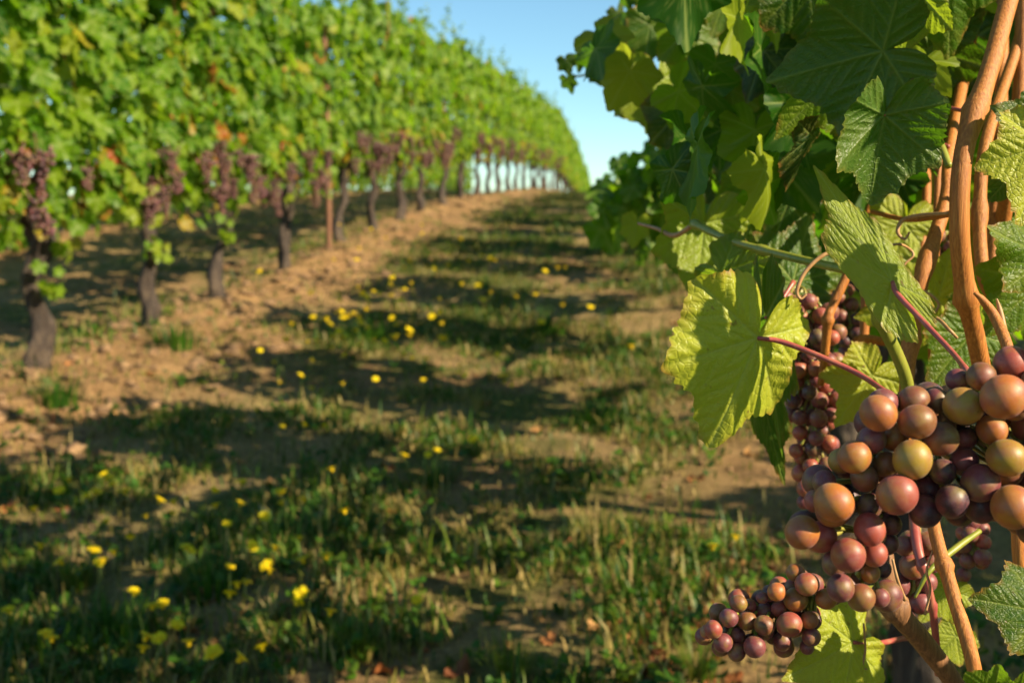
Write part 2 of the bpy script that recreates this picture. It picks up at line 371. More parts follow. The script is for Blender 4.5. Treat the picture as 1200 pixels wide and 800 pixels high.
# ------------------------------------------------------------------ vine leaf geometry
LOBES = np.radians([0, 54, -54, 112, -112])
def leaf_geom(rings, segs, seed=0, teeth=True, cup=0.0, fold=0.0, droop=0.0, wave=.05, depth=1.0, tiprad=1.0):
    """Unit leaf: petiole joint at the origin, midrib along +Y, upper face +Z. Returns V, F list, vein, luv, edge."""
    rg = np.random.default_rng(seed)
    ang = np.radians([-180, -170, -152, -112, -82, -54, -27, 0, 27, 54, 82, 112, 152, 170, 180])
    rad = np.array([.05, .30, .52, .66, .66 - .10 * depth, .80, .76 - .09 * depth, 1.0 * tiprad, .76 - .09 * depth, .80, .66 - .10 * depth, .66, .52, .30, .05])
    rad[1:-1] *= 1 + rg.normal(0, .045, 13)
    th = np.linspace(-np.pi, np.pi, segs + 1)[:-1]
    a2 = np.linspace(-np.pi, np.pi, 721); r2 = np.interp(a2, ang, rad)
    k = np.hanning(17); k /= k.sum(); r2 = np.convolve(np.r_[r2[-9:-1], r2, r2[1:9]], k, mode='valid')
    r = np.interp(th, a2, r2)
    for l in LOBES: r *= 1 + .06 * np.exp(-(np.abs(th - l) / .10) ** 1.2)
    if teeth:
        nT = 46; ph = (th + np.pi) / (2 * np.pi) * nT + .35 * np.sin(th * 7 + seed)
        saw = (ph % 1.0); tri = np.where(saw < .62, saw / .62, (1 - saw) / .38)
        amp = .05 + .03 * np.sin(th * 11 + seed * 2)
        r *= 1 + amp * (tri - .5) * np.clip((np.pi - np.abs(th)) / .5, 0, 1)
    t = (np.arange(1, rings + 1) / rings) ** .9
    Rr = t[:, None] * r[None, :]
    X = Rr * np.sin(th)[None, :]; Y = Rr * np.cos(th)[None, :]
    x = np.r_[0, X.ravel()]; y = np.r_[0, Y.ravel()]; e = np.r_[0, np.repeat(t, segs)]; tt = np.r_[0, np.tile(th, rings)]
    # veins
    vein = np.zeros_like(x); pucker = np.zeros_like(x)
    dth = np.abs(tt[:, None] - LOBES[None, :]); sec = dth.argmin(1)
    a = LOBES[sec]; u = x * np.sin(a) + y * np.cos(a); v = x * np.cos(a) - y * np.sin(a)
    w = .012 * (1.1 - np.clip(u, 0, 1))
    vein = np.exp(-(v / (w + .004)) ** 2)
    sp = .135; s_ = np.abs(v); ph = (u - s_ * .95 + np.where(v > 0, .045, 0)) / sp
    dd = np.abs(ph - np.round(ph)) * sp * .7
    v2 = np.exp(-(dd / .009) ** 2) * np.clip(1 - e ** 6, 0, 1) * (u > .08)
    vein = np.maximum(vein, .6 * v2)
    pucker = (1 - np.exp(-(dd / .03) ** 2)) * (1 - np.exp(-(v / .045) ** 2))
    z = .015 * pucker + cup * (x * x + y * y) - fold * np.abs(x) - droop * np.maximum(y, 0) ** 2
    z += wave * e ** 2 * np.sin(tt * 5 + seed) + wave * .5 * e ** 3 * np.sin(tt * 11 + seed * 3)
    z -= .012 * np.exp(-(v / .03) ** 2) * (e > 0)
    j = np.arange(segs); j2 = (j + 1) % segs
    ok = j != segs - 1        # open at the petiole sinus
    tri = np.stack([np.zeros(segs, int), 1 + j2, 1 + j], 1)[ok]
    Fq = [tri]
    if rings > 1:
        i = (np.arange(rings - 1) * segs + 1)[:, None]
        q = np.stack([i + j[None, ok], i + j2[None, ok], i + segs + j2[None, ok], i + segs + j[None, ok]], -1).reshape(-1, 4)
        Fq.append(q)
    return np.stack([x, y, z], 1), Fq, vein, np.stack([x, y, np.zeros_like(x)], 1), e
def frame(yaxis, nrm):
    Y = Vector(yaxis).normalized(); Z = Vector(nrm); Z = (Z - Y * Z.dot(Y)).normalized(); X = Y.cross(Z)
    return np.array([X, Y, Z])            # rows
_LG = {}
def lg(kind, s):
    k = (kind, s)
    if k not in _LG:
        r_ = np.random.default_rng(s + 100)
        cup, fold, droop = r_.uniform(-.25, .25), r_.uniform(0, .35), r_.uniform(-.1, .4)
        _LG[k] = {'far': lambda: leaf_geom(1, 13, s, False, cup, fold, droop, .1),
                  'mid': lambda: leaf_geom(3, 40, s, True, cup, fold, droop, .08),
                  'near': lambda: leaf_geom(8, 110, s, True, cup, fold, droop, .07)}[kind]()
    return _LG[k]
def put_leaf(mb, kind, pos, tip, nrm, L, var):
    V0, F, vein, luv, e = lg(kind, rnd.randrange(8))
    M = frame(tip, nrm)
    # the joint end sits so that the blade centre is near pos
    V = (V0 - np.array([0, .3, 0])) * L @ M + np.array(pos)
    mb.add(V, F, var=var, vein=vein, luv=luv, edge=e)
def canopy(mb, n, kind, ylo, yhi, zlo, zhi, half, rs, size=(.052, .092), face=0.0, accept=None, x0=0.0, y0=0.0, zoff=None):
    """A hedge of leaves in local coordinates, row along y."""
    k = 0; tries = 0
    while k < n and tries < n * 12:
        tries += 1
        u = rs.random(); z = zlo + (zhi - zlo) * u ** .9; 
        y = rs.uniform(ylo, yhi)
        prof = half * (1.0 - .45 * max(0, (z - (zhi - .5)) / .5)) * (.85 + .3 * mn.noise(Vector((y * 3 + n, z * 3, half * 9))))
        if z > zhi - .18 + .16 * mn.noise(Vector((y * 5, n * .1, 3.3))): continue
        if mn.noise(Vector((y * 3.1 + n * .37, z * 3.1, zlo * 9))) < -.26 and rs.random() < .8: continue
        s = rs.choice((-1, 1)) if rs.random() > face else -1 if face < 0 else 1
        x = s * prof * rs.random() ** .45
        p = (x + x0, y + y0, z + (zoff(x + x0, y + y0) if zoff else 0))
        if accept and not accept(p): continue
        nrm = Vector((s * 1.0 + rs.gauss(0, .45), rs.gauss(0, .5), .45 + rs.gauss(0, .4)))
        tip = Vector((s * .25 + rs.gauss(0, .35), rs.gauss(0, .5), -1 + rs.gauss(0, .35)))
        L = rs.uniform(*size)
        var = min(1, max(0, rs.gauss(.48, .2)))
        if z < zlo + .25 and rs.random() < .035: var = rs.uniform(.82, 1)
        elif rs.random() < .02: var = rs.uniform(.85, 1)
        if var > .84 and z > zlo + .3 and rs.random() < .7: var = .7
        put_leaf(mb, kind, p, tip, nrm, L, var); k += 1

# ------------------------------------------------------------------ berries and bunches
def uv_sphere(nu, nv):
    V = [(0, 0, 1)]; F3 = []; F4 = []
    for i in range(1, nv):
        p = math.pi * i / nv
        for j in range(nu):
            q = 2 * math.pi * j / nu; V.append((math.sin(p) * math.cos(q), math.sin(p) * math.sin(q), math.cos(p)))
    V.append((0, 0, -1)); e = len(V) - 1
    for j in range(nu):
        F3.append((0, 1 + j, 1 + (j + 1) % nu)); b = 1 + (nv - 2) * nu
        F3.append((e, b + (j + 1) % nu, b + j))
    for i in range(nv - 2):
        for j in range(nu):
            a = 1 + i * nu; F4.append((a + j, a + nu + j, a + nu + (j + 1) % nu, a + (j + 1) % nu))
    return np.array(V), [np.array(F3), np.array(F4)]
SPH = uv_sphere(10, 7)
def bunch_mesh(seed, n=46, L=.12, w=.034):
    rs = random.Random(seed); mb = MB(); pts = []
    tries = 0
    while len(pts) < n and tries < 6000:
        tries += 1
        u = rs.random() ** .8; ww = w * (1.15 - .85 * u) * (1 + .3 * math.sin(u * 5 + seed))
        a = rs.random() * 6.283; q = rs.random() ** .5 * ww
        p = Vector((math.cos(a) * q, math.sin(a) * q, -.015 - u * L)); r = rs.uniform(.0062, .0085)
        if all((p - o).length > (r + s) * .78 for o, s in pts): pts.append((p, r))
    for p, r in pts:
        mb.add(SPH[0] * r * 1.0 + np.array(p), SPH[1], var=min(1, max(0, rs.gauss(.45, .25))))
    tube(mb, [(0, 0, .025, .0016), (0, 0, -.01, .0018), (.002, 0, -.06, .0014)], 6, 5, var=.9)
    return mb.mesh('grape_bunch', M_BUNCH)
BUNCH = [bunch_mesh(s, n, L, w) for s, n, L, w in ((1, 60, .13, .036), (2, 48, .10, .034), (3, 70, .155, .036), (4, 40, .09, .03))]

# ------------------------------------------------------------------ vines of the rows
def trunk_mesh(seed, lean=0.0, h=.64, r=.036):
    rs = random.Random(seed); mb = MB()
    a = rs.uniform(-.02, .02); b = rs.uniform(-.018, .018)
    tube(mb, [(0, 0, -.08, r * 1.5), (0, 0, .02, r * 1.25), (a, b + lean * .2, h * .3, r * .95), (-a, -b + lean * .5, h * .55, r * .8), (a * .6, lean * .8 + b, h * .8, r * 1.1), (0, lean, h, r * 1.35), (0, lean, h + .05, r * .9)], 36, 16, rough=.8, seed=seed)
    for s in (-1, 1):     # the two short cordon arms of the head
        tube(mb, [(0, lean, h - .02, r * .9), (rs.uniform(-.02, .02), lean + s * .10, h + .05, r * .62), (rs.uniform(-.02, .02), lean + s * .28, h + .06, r * .42), (0, lean + s * .46, h + .055, r * .3)], 14, 9, rough=.35, seed=seed + s * 3)
    for k in range(3):
        y = lean + rs.uniform(-.12, .12)
        tube(mb, [(0, y, h, r * .5), (rs.uniform(-.03, .03), y + rs.uniform(-.03, .03), h + .09, r * .42)], 6, 8, rough=.3, seed=seed + k)
    return mb.mesh('trunk', M_TRUNK)
def cane_mesh(seed):
    rs = random.Random(seed); mb = MB()
    x = rs.uniform(-.02, .02); y = 0
    pts = [(x, y, 0, .0052)]
    for k in range(1, 6): pts.append((x + rs.gauss(0, .035), y + rs.gauss(0, .03), k * .26, .0052 - .0006 * k))
    tube(mb, pts, 30, 7, nodes=[i / 12 for i in range(1, 12)])
    return mb.mesh('cane', M_CANE)
TR = [trunk_mesh(s, l) for s, l in ((1, 0), (2, .05), (3, -.04), (4, .26), (5, -.14), (6, .02))]
CN = [cane_mesh(s) for s in range(5)]
def foliage_mesh(seed, n, kind, half=.27, ylo=-.56, yhi=.56, zlo=.66, zhi=2.12, low=55):
    rs = random.Random(seed * 31 + 5); mb = MB()
    canopy(mb, n, kind, ylo, yhi, zlo, zhi, half, rs)
    for k in range(low):     # low hanging leaves about the fruit
        s = rs.choice((-1, 1)); put_leaf(mb, kind, (s * rs.uniform(.05, .22), rs.uniform(ylo, yhi), .78 - .28 * rs.random() ** 1.4), (rs.gauss(0, .4), rs.gauss(0, .4), -1), (s, rs.gauss(0, .5), .4), rs.uniform(.04, .065), rs.choice((.3, .4, .5, .6, .7, .8, .9)))
    for k in range(rs.choice((3, 4, 5))):     # shoots that stick out of the top
        y = rs.uniform(ylo, yhi); x = rs.uniform(-.12, .12); hh = rs.uniform(.10, .38); dx = rs.uniform(-.1, .1)
        for q in range(int(hh / .035)):
            f = q * .035
            put_leaf(mb, kind, (x + dx * f * 3 + rs.gauss(0, .02), y + rs.gauss(0, .03), zhi - .05 + f), (rs.gauss(0, .8), rs.gauss(0, .8), rs.gauss(-.2, .5)), (rs.gauss(0, .6), rs.gauss(0, .6), 1), .05 - .07 * f, rs.uniform(.45, .8))
    return mb.mesh('foliage', M_LEAF)
FOL_N = [foliage_mesh(s, 720, 'mid') for s in range(3)]
FOL_R = [foliage_mesh(s + 30, 460, 'mid', .25, -.40, .40, .50, 1.95, 30) for s in range(3)]
FOL_F = [foliage_mesh(s + 10, 720, 'far') for s in range(4)]

ORD = ['nearest', 'second', 'third', 'fourth', 'fifth', 'sixth', 'seventh', 'eighth', 'ninth', 'tenth', 'eleventh', 'twelfth', 'thirteenth', 'fourteenth', 'fifteenth', 'sixteenth', 'seventeenth', 'eighteenth', 'nineteenth', 'twentieth']
FOL_B = [foliage_mesh(s + 20, 820, 'far', .24, zlo=.0) for s in range(3)]
def vine(x, y, label, group, near, k, bunches=0, blabel=None, bgroup=None, flip=1, lean=None, canes=4, thin=False):
    z = ground(x, y)
    root = empty('grapevine', (x, y, z))
    tag(root, label, 'grapevine', group)
    sc = rnd.uniform(.94, 1.05)
    root.scale = (1, flip, sc)
    link('trunk', TR[(lean if lean is not None else k) % 6], root)
    link('foliage', FOL_F[k % 4] if x > 2 else FOL_R[k % 3] if x > 0 else FOL_B[k % 3] if x < -4 else (FOL_N if near else FOL_F)[k % (3 if near else 4)], root)
    for c in range(canes):
        o = link('cane', CN[(k + c) % 5], root, (rnd.uniform(-.06, .14) if x < 0 else rnd.uniform(-.22, .03), -.45 + .9 * (c + rnd.random() * .8) / canes, .68))
        o.rotation_euler = (rnd.gauss(0, .06), rnd.gauss(0, .07), rnd.uniform(0, 6))
    if x < 0 and near and k in (1, 2, 3): link('low_shoot', SHO[k % 2], root)
    for c in range(bunches):
        s = 1.0 + .45 * rnd.random()
        bx = x + (rnd.uniform(.18, .30) if x < 0 and rnd.random() < .75 else rnd.uniform(-.2, .1)) * (1 if x < 0 else -1)
        o = link('grape_bunch', BUNCH[rnd.randrange(4)], None, (bx, y + rnd.uniform(-.5, .5), z + rnd.uniform(.64, .90)))
        o.rotation_euler = (rnd.gauss(0, .15), rnd.gauss(0, .15), rnd.uniform(0, 6.28)); o.scale = (s, s, s)
        tag(o, blabel, 'grape bunch', bgroup)
    return root
def shoot_mesh(seed):
    rs = random.Random(seed); mb = MB()
    for k in range(9):
        put_leaf(mb, 'mid', (rs.uniform(.02, .10), rs.gauss(.03, .05), rs.uniform(.30, .52)), (rs.gauss(0, .6), rs.gauss(0, .6), rs.gauss(-.6, .5)), (1, rs.gauss(0, .5), .4), rs.uniform(.03, .055), rs.uniform(.45, .84))
    return mb.mesh('low_shoot', M_LEAF)
SHO = [shoot_mesh(1), shoot_mesh(2)]
# left row
LY = [2.75, 3.8, 4.75, 5.53, 6.66, 7.93, 8.97, 9.95, 10.9, 12.05, 13.2]
while LY[-1] < 43: LY.append(LY[-1] + 1.12)
LBL = {0: 'sunlit grapevine cut off by the left edge, its trunk out of view', 1: 'sunlit grapevine with weathered grey trunk nearest the left edge',
       2: 'sunlit grapevine second from the left edge, bark pale on the sunny side', 3: 'sunlit grapevine with dark trunk, third along the left row',
       4: 'sunlit grapevine on the clod mound, fourth along the left row', 5: 'grapevine whose dark trunk leans beside the rusty stake, fifth along the left row'}
for k, y in enumerate(LY):
    far = y > 19
    if k in LBL: lab, grp = LBL[k], 'grapevines of the sunlit left row'
    elif not far: lab, grp = f'sunlit grapevine {ORD[k-1]} along the left row, counted from the left edge', 'grapevines of the sunlit left row'
    else: lab, grp = 'far grapevine of the left row where trunks crowd together near the crest', 'far grapevines of the left row near the crest'
    nm = ORD[max(0, k - 1)] if not far else 'far'
    if k == 0: bl = 'dusky purple grape bunch at the left edge, left of the first trunk'
    elif not far: bl = f'dusky purple grape bunch hanging on the {nm} trunked vine of the left row'
    else: bl = 'small dark grape bunch in the crowded far end of the left row'
    vine(LX + rnd.uniform(-.03, .03), y, lab, grp, y < 7, k, 10 if y < 10 else 7 if not far else 4 if y < 26 else 0,
         bl, ('grape bunches on the ' + nm + ' vine of the left row') if not far else 'grape bunches of the far left row', 1 if k % 2 else -1, lean={5: 3}.get(k), canes=2)
# the row behind the left one, ending before the crest
for k, y in enumerate(np.arange(6.6, 29.0, 1.15)):
    vine(BX, float(y), 'grapevine in the second row seen between the left row trunks', 'grapevines of the second row behind', False, k, 0, canes=2, flip=1 if k % 2 else -1)
# right row beyond the near vine
for k, y in enumerate([2.35, 3.4, 4.5, 5.55, 6.7, 7.75, 8.9, 10.0, 11.1, 12.2, 13.3, 14.4, 15.6, 16.7, 17.8, 18.9, 20.0, 21.2, 22.4, 23.5]):
    lab = ['shaded grapevine right behind the near vine, black trunk under its leaves', 'shaded grapevine of the right row, second behind the near vine'][k] if k < 2 else 'grapevine farther up the shaded right row, mostly hidden by near leaves'
    r0 = vine(RX + .08, y, lab, 'grapevines of the shaded right row', k < 3, k + 1, 0, canes=2, flip=1 if k % 2 else -1)
    if k % 2 == 0: r0.scale[1] *= .80
def straggle(x, y):
    rs = random.Random(3); mb = MB()
    for k in range(90):
        q = P(rs.uniform(700, 800) + 10 * rs.gauss(0, 1), 255 + rs.gauss(0, 24) - (20 if rs.random() < .5 else 0), rs.uniform(1.9, 2.7))
        put_leaf(mb, 'mid', q, (rs.gauss(0, .6), rs.gauss(0, .6), -.8), (rs.gauss(-.4, .5), rs.gauss(-.6, .4), .5), rs.uniform(.035, .06), rs.uniform(0, .45))
    for k in range(60):
        u = rs.random(); q = P(800 - 70 * u, 225 + 20 * rs.gauss(0, .6), rs.uniform(1.6, 2.0))
        put_leaf(mb, 'mid', q, (rs.gauss(0, .6), rs.gauss(0, .6), -.8), (rs.gauss(-.2, .5), rs.gauss(-.6, .4), .5), rs.uniform(.03, .05), rs.uniform(0, .5))
    return mb.mesh('low_shoot', M_LEAF)
RV2 = [o for o in COL.objects if o.name.startswith('grapevine') and abs(o.location.y - 2.35) < .01 and o.location.x > 0][0]
sg = link('low_shoot', straggle(0, 0), RV2); RVL = Vector(RV2.location)
sg.matrix_parent_inverse = Matrix.LocRotScale(RVL, None, Vector(RV2.scale)).inverted()
# right row on the near side of the camera: shades the path
for k, y in enumerate([-1.35, -2.6]):
    vine(RX + .08, y, 'grapevine of the right row standing behind the photographer', 'grapevines of the right row behind the camera', False, k, 0, canes=1)

for k, y in enumerate(np.arange(-4.4, 9, 1.1)):
    vine(3.05, float(y), 'grapevine of the next row to the right, beyond the frame edge', 'grapevines of the next row to the right', False, k, 0, canes=1, flip=1 if k % 2 else -1)

# ------------------------------------------------------------------ the near grapevine, with each large leaf, cane and tendril a part
HB = Vector((RX, 1.32, ground(RX, 1.32)))
HV = empty('grapevine', HB)
tag(HV, 'near grapevine at right with orange canes and big lit leaves', 'grapevine')
ht = link('trunk', TR[1], HV); ht.rotation_euler = (0, 0, .5); ht.scale = (1.05, 1.05, .93)
def px_tube(pts, **kw):
    """control points (x px, y px, depth m, radius px)"""
    out = []
    for x, y, d, r in pts:
        p = P(x, y, d); out.append((p.x, p.y, p.z, r * (.88 if r > 4.5 else 1) * d / FPX))
    return out
def cane(pts, mat=M_CANE, name='cane', n=40, seg=14, nodes=None, label=None, rough=.06, parent=HV):
    mb = MB(); tube(mb, px_tube(pts), n, seg, nodes=nodes, rough=rough, seed=len(bpy.data.objects) % 97)
    o = link(name, mb.mesh(name, mat), parent, keep=True)
    if label: o['label'] = label
    return o
cane([(1215, -110, .54, 11), (1188, -20, .52, 11.5), (1160, 80, .50, 12), (1130, 175, .49, 12.5), (1124, 260, .49, 12.5), (1131, 340, .50, 12.5), (1142, 390, .51, 12), (1152, 440, .52, 11)], nodes=[.36, .74], label='thick orange cane leaning up to the top right corner')
cane([(1235, -90, .62, 7), (1190, 60, .60, 7), (1156, 165, .56, 8), (1148, 250, .55, 8.5), (1152, 320, .54, 9), (1166, 352, .54, 10), (1160, 368, .54, 8)], nodes=[.5])
cane([(1176, -60, .72, 8), (1172, 170, .64, 8), (1166, 250, .62, 8), (1160, 420, .6, 8)], nodes=[.3, .7])
cane([(1200, -60, .60, 9), (1196, 90, .60, 9), (1188, 180, .60, 10), (1182, 215, .60, 10), (1172, 300, .62, 10), (1176, 480, .6, 9)])
cane([(1160, -80, .74, 7), (1135, 60, .70, 8), (1112, 180, .60, 7), (1108, 235, .58, 9), (1082, 320, .56, 9.5), (1070, 385, .56, 9.5), (1062, 450, .55, 9), (1060, 520, .55, 9)], nodes=[.55, .75], label='pinkish orange cane crossing diagonally behind the red petiole')
cane([(1100, -60, .78, 5), (1098, 60, .74, 5), (1100, 180, .68, 5), (1096, 300, .66, 5), (1092, 420, .64, 5)], nodes=[.4, .8])
cane([(1078, 120, .8, 5), (1086, 215, .72, 5.5), (1080, 300, .7, 5.5)])
cane([(1068, 160, .8, 6), (1020, 245, .72, 6), (1016, 320, .7, 6.5), (1012, 400, .7, 6)], nodes=[.5])
cane([(1000, 280, .62, 5), (992, 322, .62, 6), (976, 358, .62, 6), (970, 375, .62, 6.5), (966, 420, .63, 5.5), (962, 450, .64, 5)], nodes=[.6], label='thin bent orange cane in front of the back bunch')
cane([(1003, 296, .50, 7), (1010, 325, .50, 8), (1032, 375, .50, 8.5), (1058, 432, .51, 8.5), (1066, 470, .52, 8)], M_GREENCANE, nodes=[.05, .5], label='yellow green shoot slanting down to the bunch')
cane([(1040, 400, .66, 6), (1004, 400, .66, 6), (1000, 440, .66, 6), (998, 480, .66, 6)])
cane([(812, 262, .66, 4.5), (860, 283, .62, 5), (930, 302, .57, 5.5), (1000, 318, .51, 6)], M_GREENCANE, nodes=[.02, .5], label='slender green shoot reaching left from the cane joint')
cane([(748, 262, .72, 1.6), (770, 268, .70, 2.2), (790, 276, .68, 3), (812, 264, .66, 3)], M_TENDRIL, 'tendril')
cane([(1091, 600, .47, 8), (1100, 640, .46, 9), (1118, 700, .45, 9.5), (1140, 775, .44, 9.5), (1146, 830, .44, 9)], nodes=[.35], label='straight orange cane below the big bunch')
cane([(1030, 560, .48, 10), (1034, 640, .46, 13), (1046, 705, .46, 15), (1082, 752, .47, 14), (1118, 800, .48, 13), (1140, 850, .5, 12)], M_CANE2, nodes=[.42], label='dark brown cane curving under the big bunch')
cane([(1068, 560, .56, 5), (1074, 635, .53, 7), (1086, 680, .52, 5), (1094, 720, .52, 5), (1100, 790, .53, 5)], M_PETIOLE, nodes=[.4, .7])
cane([(1046, 655, .44, 1.5), (1052, 680, .44, 2), (1060, 702, .45, 2.5)], M_TENDRIL, 'tendril')
cane([(1072, 700, .50, 1.5), (1090, 668, .50, 3), (1120, 642, .51, 4), (1148, 622, .52, 3)], M_GREENCANE)
cane([(1192, 560, .46, 9), (1194, 640, .46, 9), (1202, 720, .46, 9), (1214, 800, .46, 9)], label='cane along the right edge below the bunch')
cane([(1142, 343, .46, 2), (1152, 352, .46, 5), (1166, 372, .46, 7), (1180, 405, .45, 7.5), (1186, 440, .45, 7)], M_CANE, label='snapped cane stub with a torn tip')
cane([(1168, 350, .46, 1), (1172, 365, .46, 3), (1180, 402, .455, 4)], M_TENDRIL, 'splinter')
cane([(888, 353, .66, 3), (910, 350, .66, 4.5), (936, 350, .65, 4), (958, 352, .65, 4)], M_TENDRIL, 'twig', nodes=[.5])
cane([(1022, 248, .62, 2.5), (1060, 257, .58, 3), (1090, 255, .56, 3.5), (1116, 250, .52, 4)], M_CANE)
# tendrils
cane([(986, 294, .50, 2.2), (965, 299, .50, 2.4), (944, 318, .50, 2.4), (934, 340, .50, 2.2), (938, 350, .50, 1.6), (945, 345, .50, 1.2)], M_TENDRIL, 'tendril', label='tan tendril arching over the back bunch')
cane([(1030, 292, .52, 1.4), (1052, 286, .52, 1.6), (1066, 292, .53, 1.6), (1070, 300, .53, 1.4), (1060, 310, .53, 1.4), (1058, 322, .53, 1.2), (1066, 334, .53, 1.1)], M_TENDRIL, 'tendril')
cane([(1116, 250, .52, 2), (1080, 252, .54, 2.4), (1058, 258, .55, 2.6), (1052, 272, .55, 2.2), (1060, 280, .55, 1.6), (1066, 272, .55, 1.2)], M_TENDRIL, 'tendril')
cane([(1075, 338, .53, 1.3), (1090, 345, .53, 1.6), (1100, 356, .53, 1.5), (1096, 366, .53, 1.2)], M_TENDRIL, 'tendril')
cane([(1066, 366, .50, 1.4), (1096, 372, .49, 2.0), (1112, 386, .48, 2.2), (1122, 396, .48, 1.4)], M_TENDRIL, 'tendril')
cane([(1012, 730, .50, 1.2), (1014, 760, .50, 1.4), (1011, 780, .50, 1.3), (1016, 784, .50, .9)], M_TENDRIL, 'tendril')
cane([(1084, 720, .46, 1.4), (1090, 690, .46, 1.6), (1086, 668, .46, 1.4), (1093, 645, .46, 1)], M_TENDRIL, 'tendril')
cane([(1058, 70, .6, 3), (1080, 130, .58, 4), (1102, 170, .56, 5), (1112, 195, .55, 5)], M_GREENCANE)
cane([(1062, 108, .58, 2), (1090, 122, .58, 2.4), (1130, 130, .56, 2.4)], M_PETIOLE)
cane([(1070, 155, .57, 2), (1092, 165, .57, 2.4), (1112, 172, .56, 2.4)], M_PETIOLE)

def hleaf(j, tip, d, dd=0.0, roll=0.0, pitch=0.0, cup=0.0, fold=0.0, droop=0.0, wave=.05, var=.5, seed=0, pet=None, petmat=None, petr=2.6, label=None, scale=1.0, wx=1.0, side=1.0, sidep=1.0, sf=.8, hi=True, depth=1.0, tiprad=1.0, up=True):
    """A large leaf: joint px, tip px, depth of joint, depth change to tip, roll about the midrib (deg).
    up: the upper face is turned to the viewer, otherwise the underside is."""
    a = P(j[0], j[1], d); b = P(tip[0], tip[1], d + dd)
    yv = b - a; L = yv.length * scale * .92
    n = (CL - a).normalized()
    sg = 1 if (Matrix.Rotation(.2, 3, yv.normalized()) @ n).dot(Rv) > n.dot(Rv) else -1
    n = Matrix.Rotation(R(roll) * sg, 3, yv.normalized()) @ n
    if not up: n = -n
    V0, F, vein, luv, e = leaf_geom(24 if hi else 12, 230 if hi else 120, seed, True, cup, fold, droop, wave, depth, tiprad)
    V0 = V0.copy(); V0[:, 2] *= 1 if wx > .6 else .35; ng = V0[:, 0] < 0; V0[ng, 2] += V0[ng, 0] * (1 - side) * sf; V0[ng, 0] *= side; ng = ~ng; V0[ng, 2] -= V0[ng, 0] * (1 - sidep) * sf; V0[ng, 0] *= sidep
    V = V0 * np.array([wx, 1, 1]) * L @ frame(yv, n) + np.array(a)
    mb = MB(); mb.add(V, F, var=var, vein=vein, luv=luv, edge=e)
    o = link('leaf', mb.mesh('leaf', M_HLEAF), HV, keep=True)
    if label: o['label'] = label
    if pet:
        pts = [(a.x, a.y, a.z, petr * .7 * d / FPX)]
        for q in pet:
            w = P(q[0], q[1], q[2]); pts.append((w.x, w.y, w.z, petr * q[2] / FPX))
        m2 = MB(); tube(m2, pts, 16, 9, nodes=[.97])
        pm = link('petiole', m2.mesh('petiole', petmat or M_PETIOLE), o)
        pm.matrix_parent_inverse = Matrix.Translation(-HV.location) if False else Matrix.Identity(4)
    return o
# the bright leaf in the middle, palest var for sunlight, its red petiole running to the bunch
hleaf((888, 396), (836, 536), .50, .0, 24, cup=-.10, fold=.04, droop=.08, wave=.05, var=1.0, seed=3, scale=1.10, wx=.98, side=.72, sf=.4, depth=1.1,
      pet=[(915, 400, .50), (960, 417, .49), (1010, 440, .48), (1052, 470, .45)], petr=3.4, label='large bright yellow green leaf with red petiole, lit by the sun')
hleaf((897, 372), (912, 548), .56, .02, -40, cup=-.1, fold=.25, var=.35, seed=5, scale=1.0, wx=.22, label='darker leaf hanging behind the bright one', pet=[(910, 360, .57), (930, 330, .58)], petr=2.4)
hleaf((890, 450), (922, 590), .60, .02, -10, cup=-.2, fold=.2, var=.3, seed=6, scale=.9, wx=.26)
hleaf((826, 262), (812, 360), .70, .0, 20, cup=.1, var=.8, seed=7, label='lit leaf hanging at the tip of the green shoot')
hleaf((845, 320), (905, 372), .62, -.02, -30, fold=.4, var=.6, seed=8)
# upper leaves in shade, painted darker by low var; lit ones paler
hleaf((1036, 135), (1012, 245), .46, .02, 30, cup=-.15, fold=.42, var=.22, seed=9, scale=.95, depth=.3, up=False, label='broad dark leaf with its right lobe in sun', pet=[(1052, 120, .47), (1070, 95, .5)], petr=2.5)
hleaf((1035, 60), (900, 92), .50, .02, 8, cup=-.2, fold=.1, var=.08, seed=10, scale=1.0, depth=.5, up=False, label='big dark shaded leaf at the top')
hleaf((985, 90), (905, 160), .54, .02, 30, cup=.1, var=.7, seed=11, scale=1.0)
hleaf((1025, -30), (1000, 22), .56, 0, 20, var=.95, seed=12)
hleaf((1110, -40), (1118, 70), .55, .02, 15, cup=-.2, fold=.2, var=.45, seed=13)
hleaf((1075, -10), (1052, 68), .52, .02, -20, fold=.3, var=.75, seed=14)
hleaf((950, -30), (960, 60), .60, .02, 10, var=.2, seed=15, scale=1.2)
# the folded leaf pointing up at centre right
hleaf((1046, 330), (952, 192), .46, .02, 14, cup=.12, fold=.12, var=.82, seed=16, scale=1.0, wx=.36, sidep=.7, sf=.2, depth=.2, petr=3.4,
      pet=[(1052, 345, .455), (1085, 380, .44), (1118, 415, .42), (1134, 436, .40)], label='folded bright leaf pointing up, on a pink petiole')
# right edge
hleaf((1228, 150), (1158, 128), .48, .0, 30, cup=.15, fold=.15, var=.30, seed=17, scale=1.1, label='pale bluish green leaf at the right edge')
hleaf((1180, 212), (1150, 160), .56, .0, 0, cup=.1, fold=.2, var=.25, seed=18, scale=.8)
hleaf((1225, 170), (1192, 268), .42, .0, 15, var=1.0, seed=19)
hleaf((1232, 300), (1142, 268), .50, .0, 28, cup=.1, fold=.2, wave=.09, var=.55, seed=20, scale=1.0)
hleaf((1222, 330), (1150, 395), .52, .0, 22, cup=-.1, fold=.15, wave=.08, var=.5, seed=21, scale=1.05, label='wrinkled green leaf behind the snapped cane')
hleaf((1140, 390), (1100, 440), .58, .0, 25, var=.5, seed=22, scale=1.3)
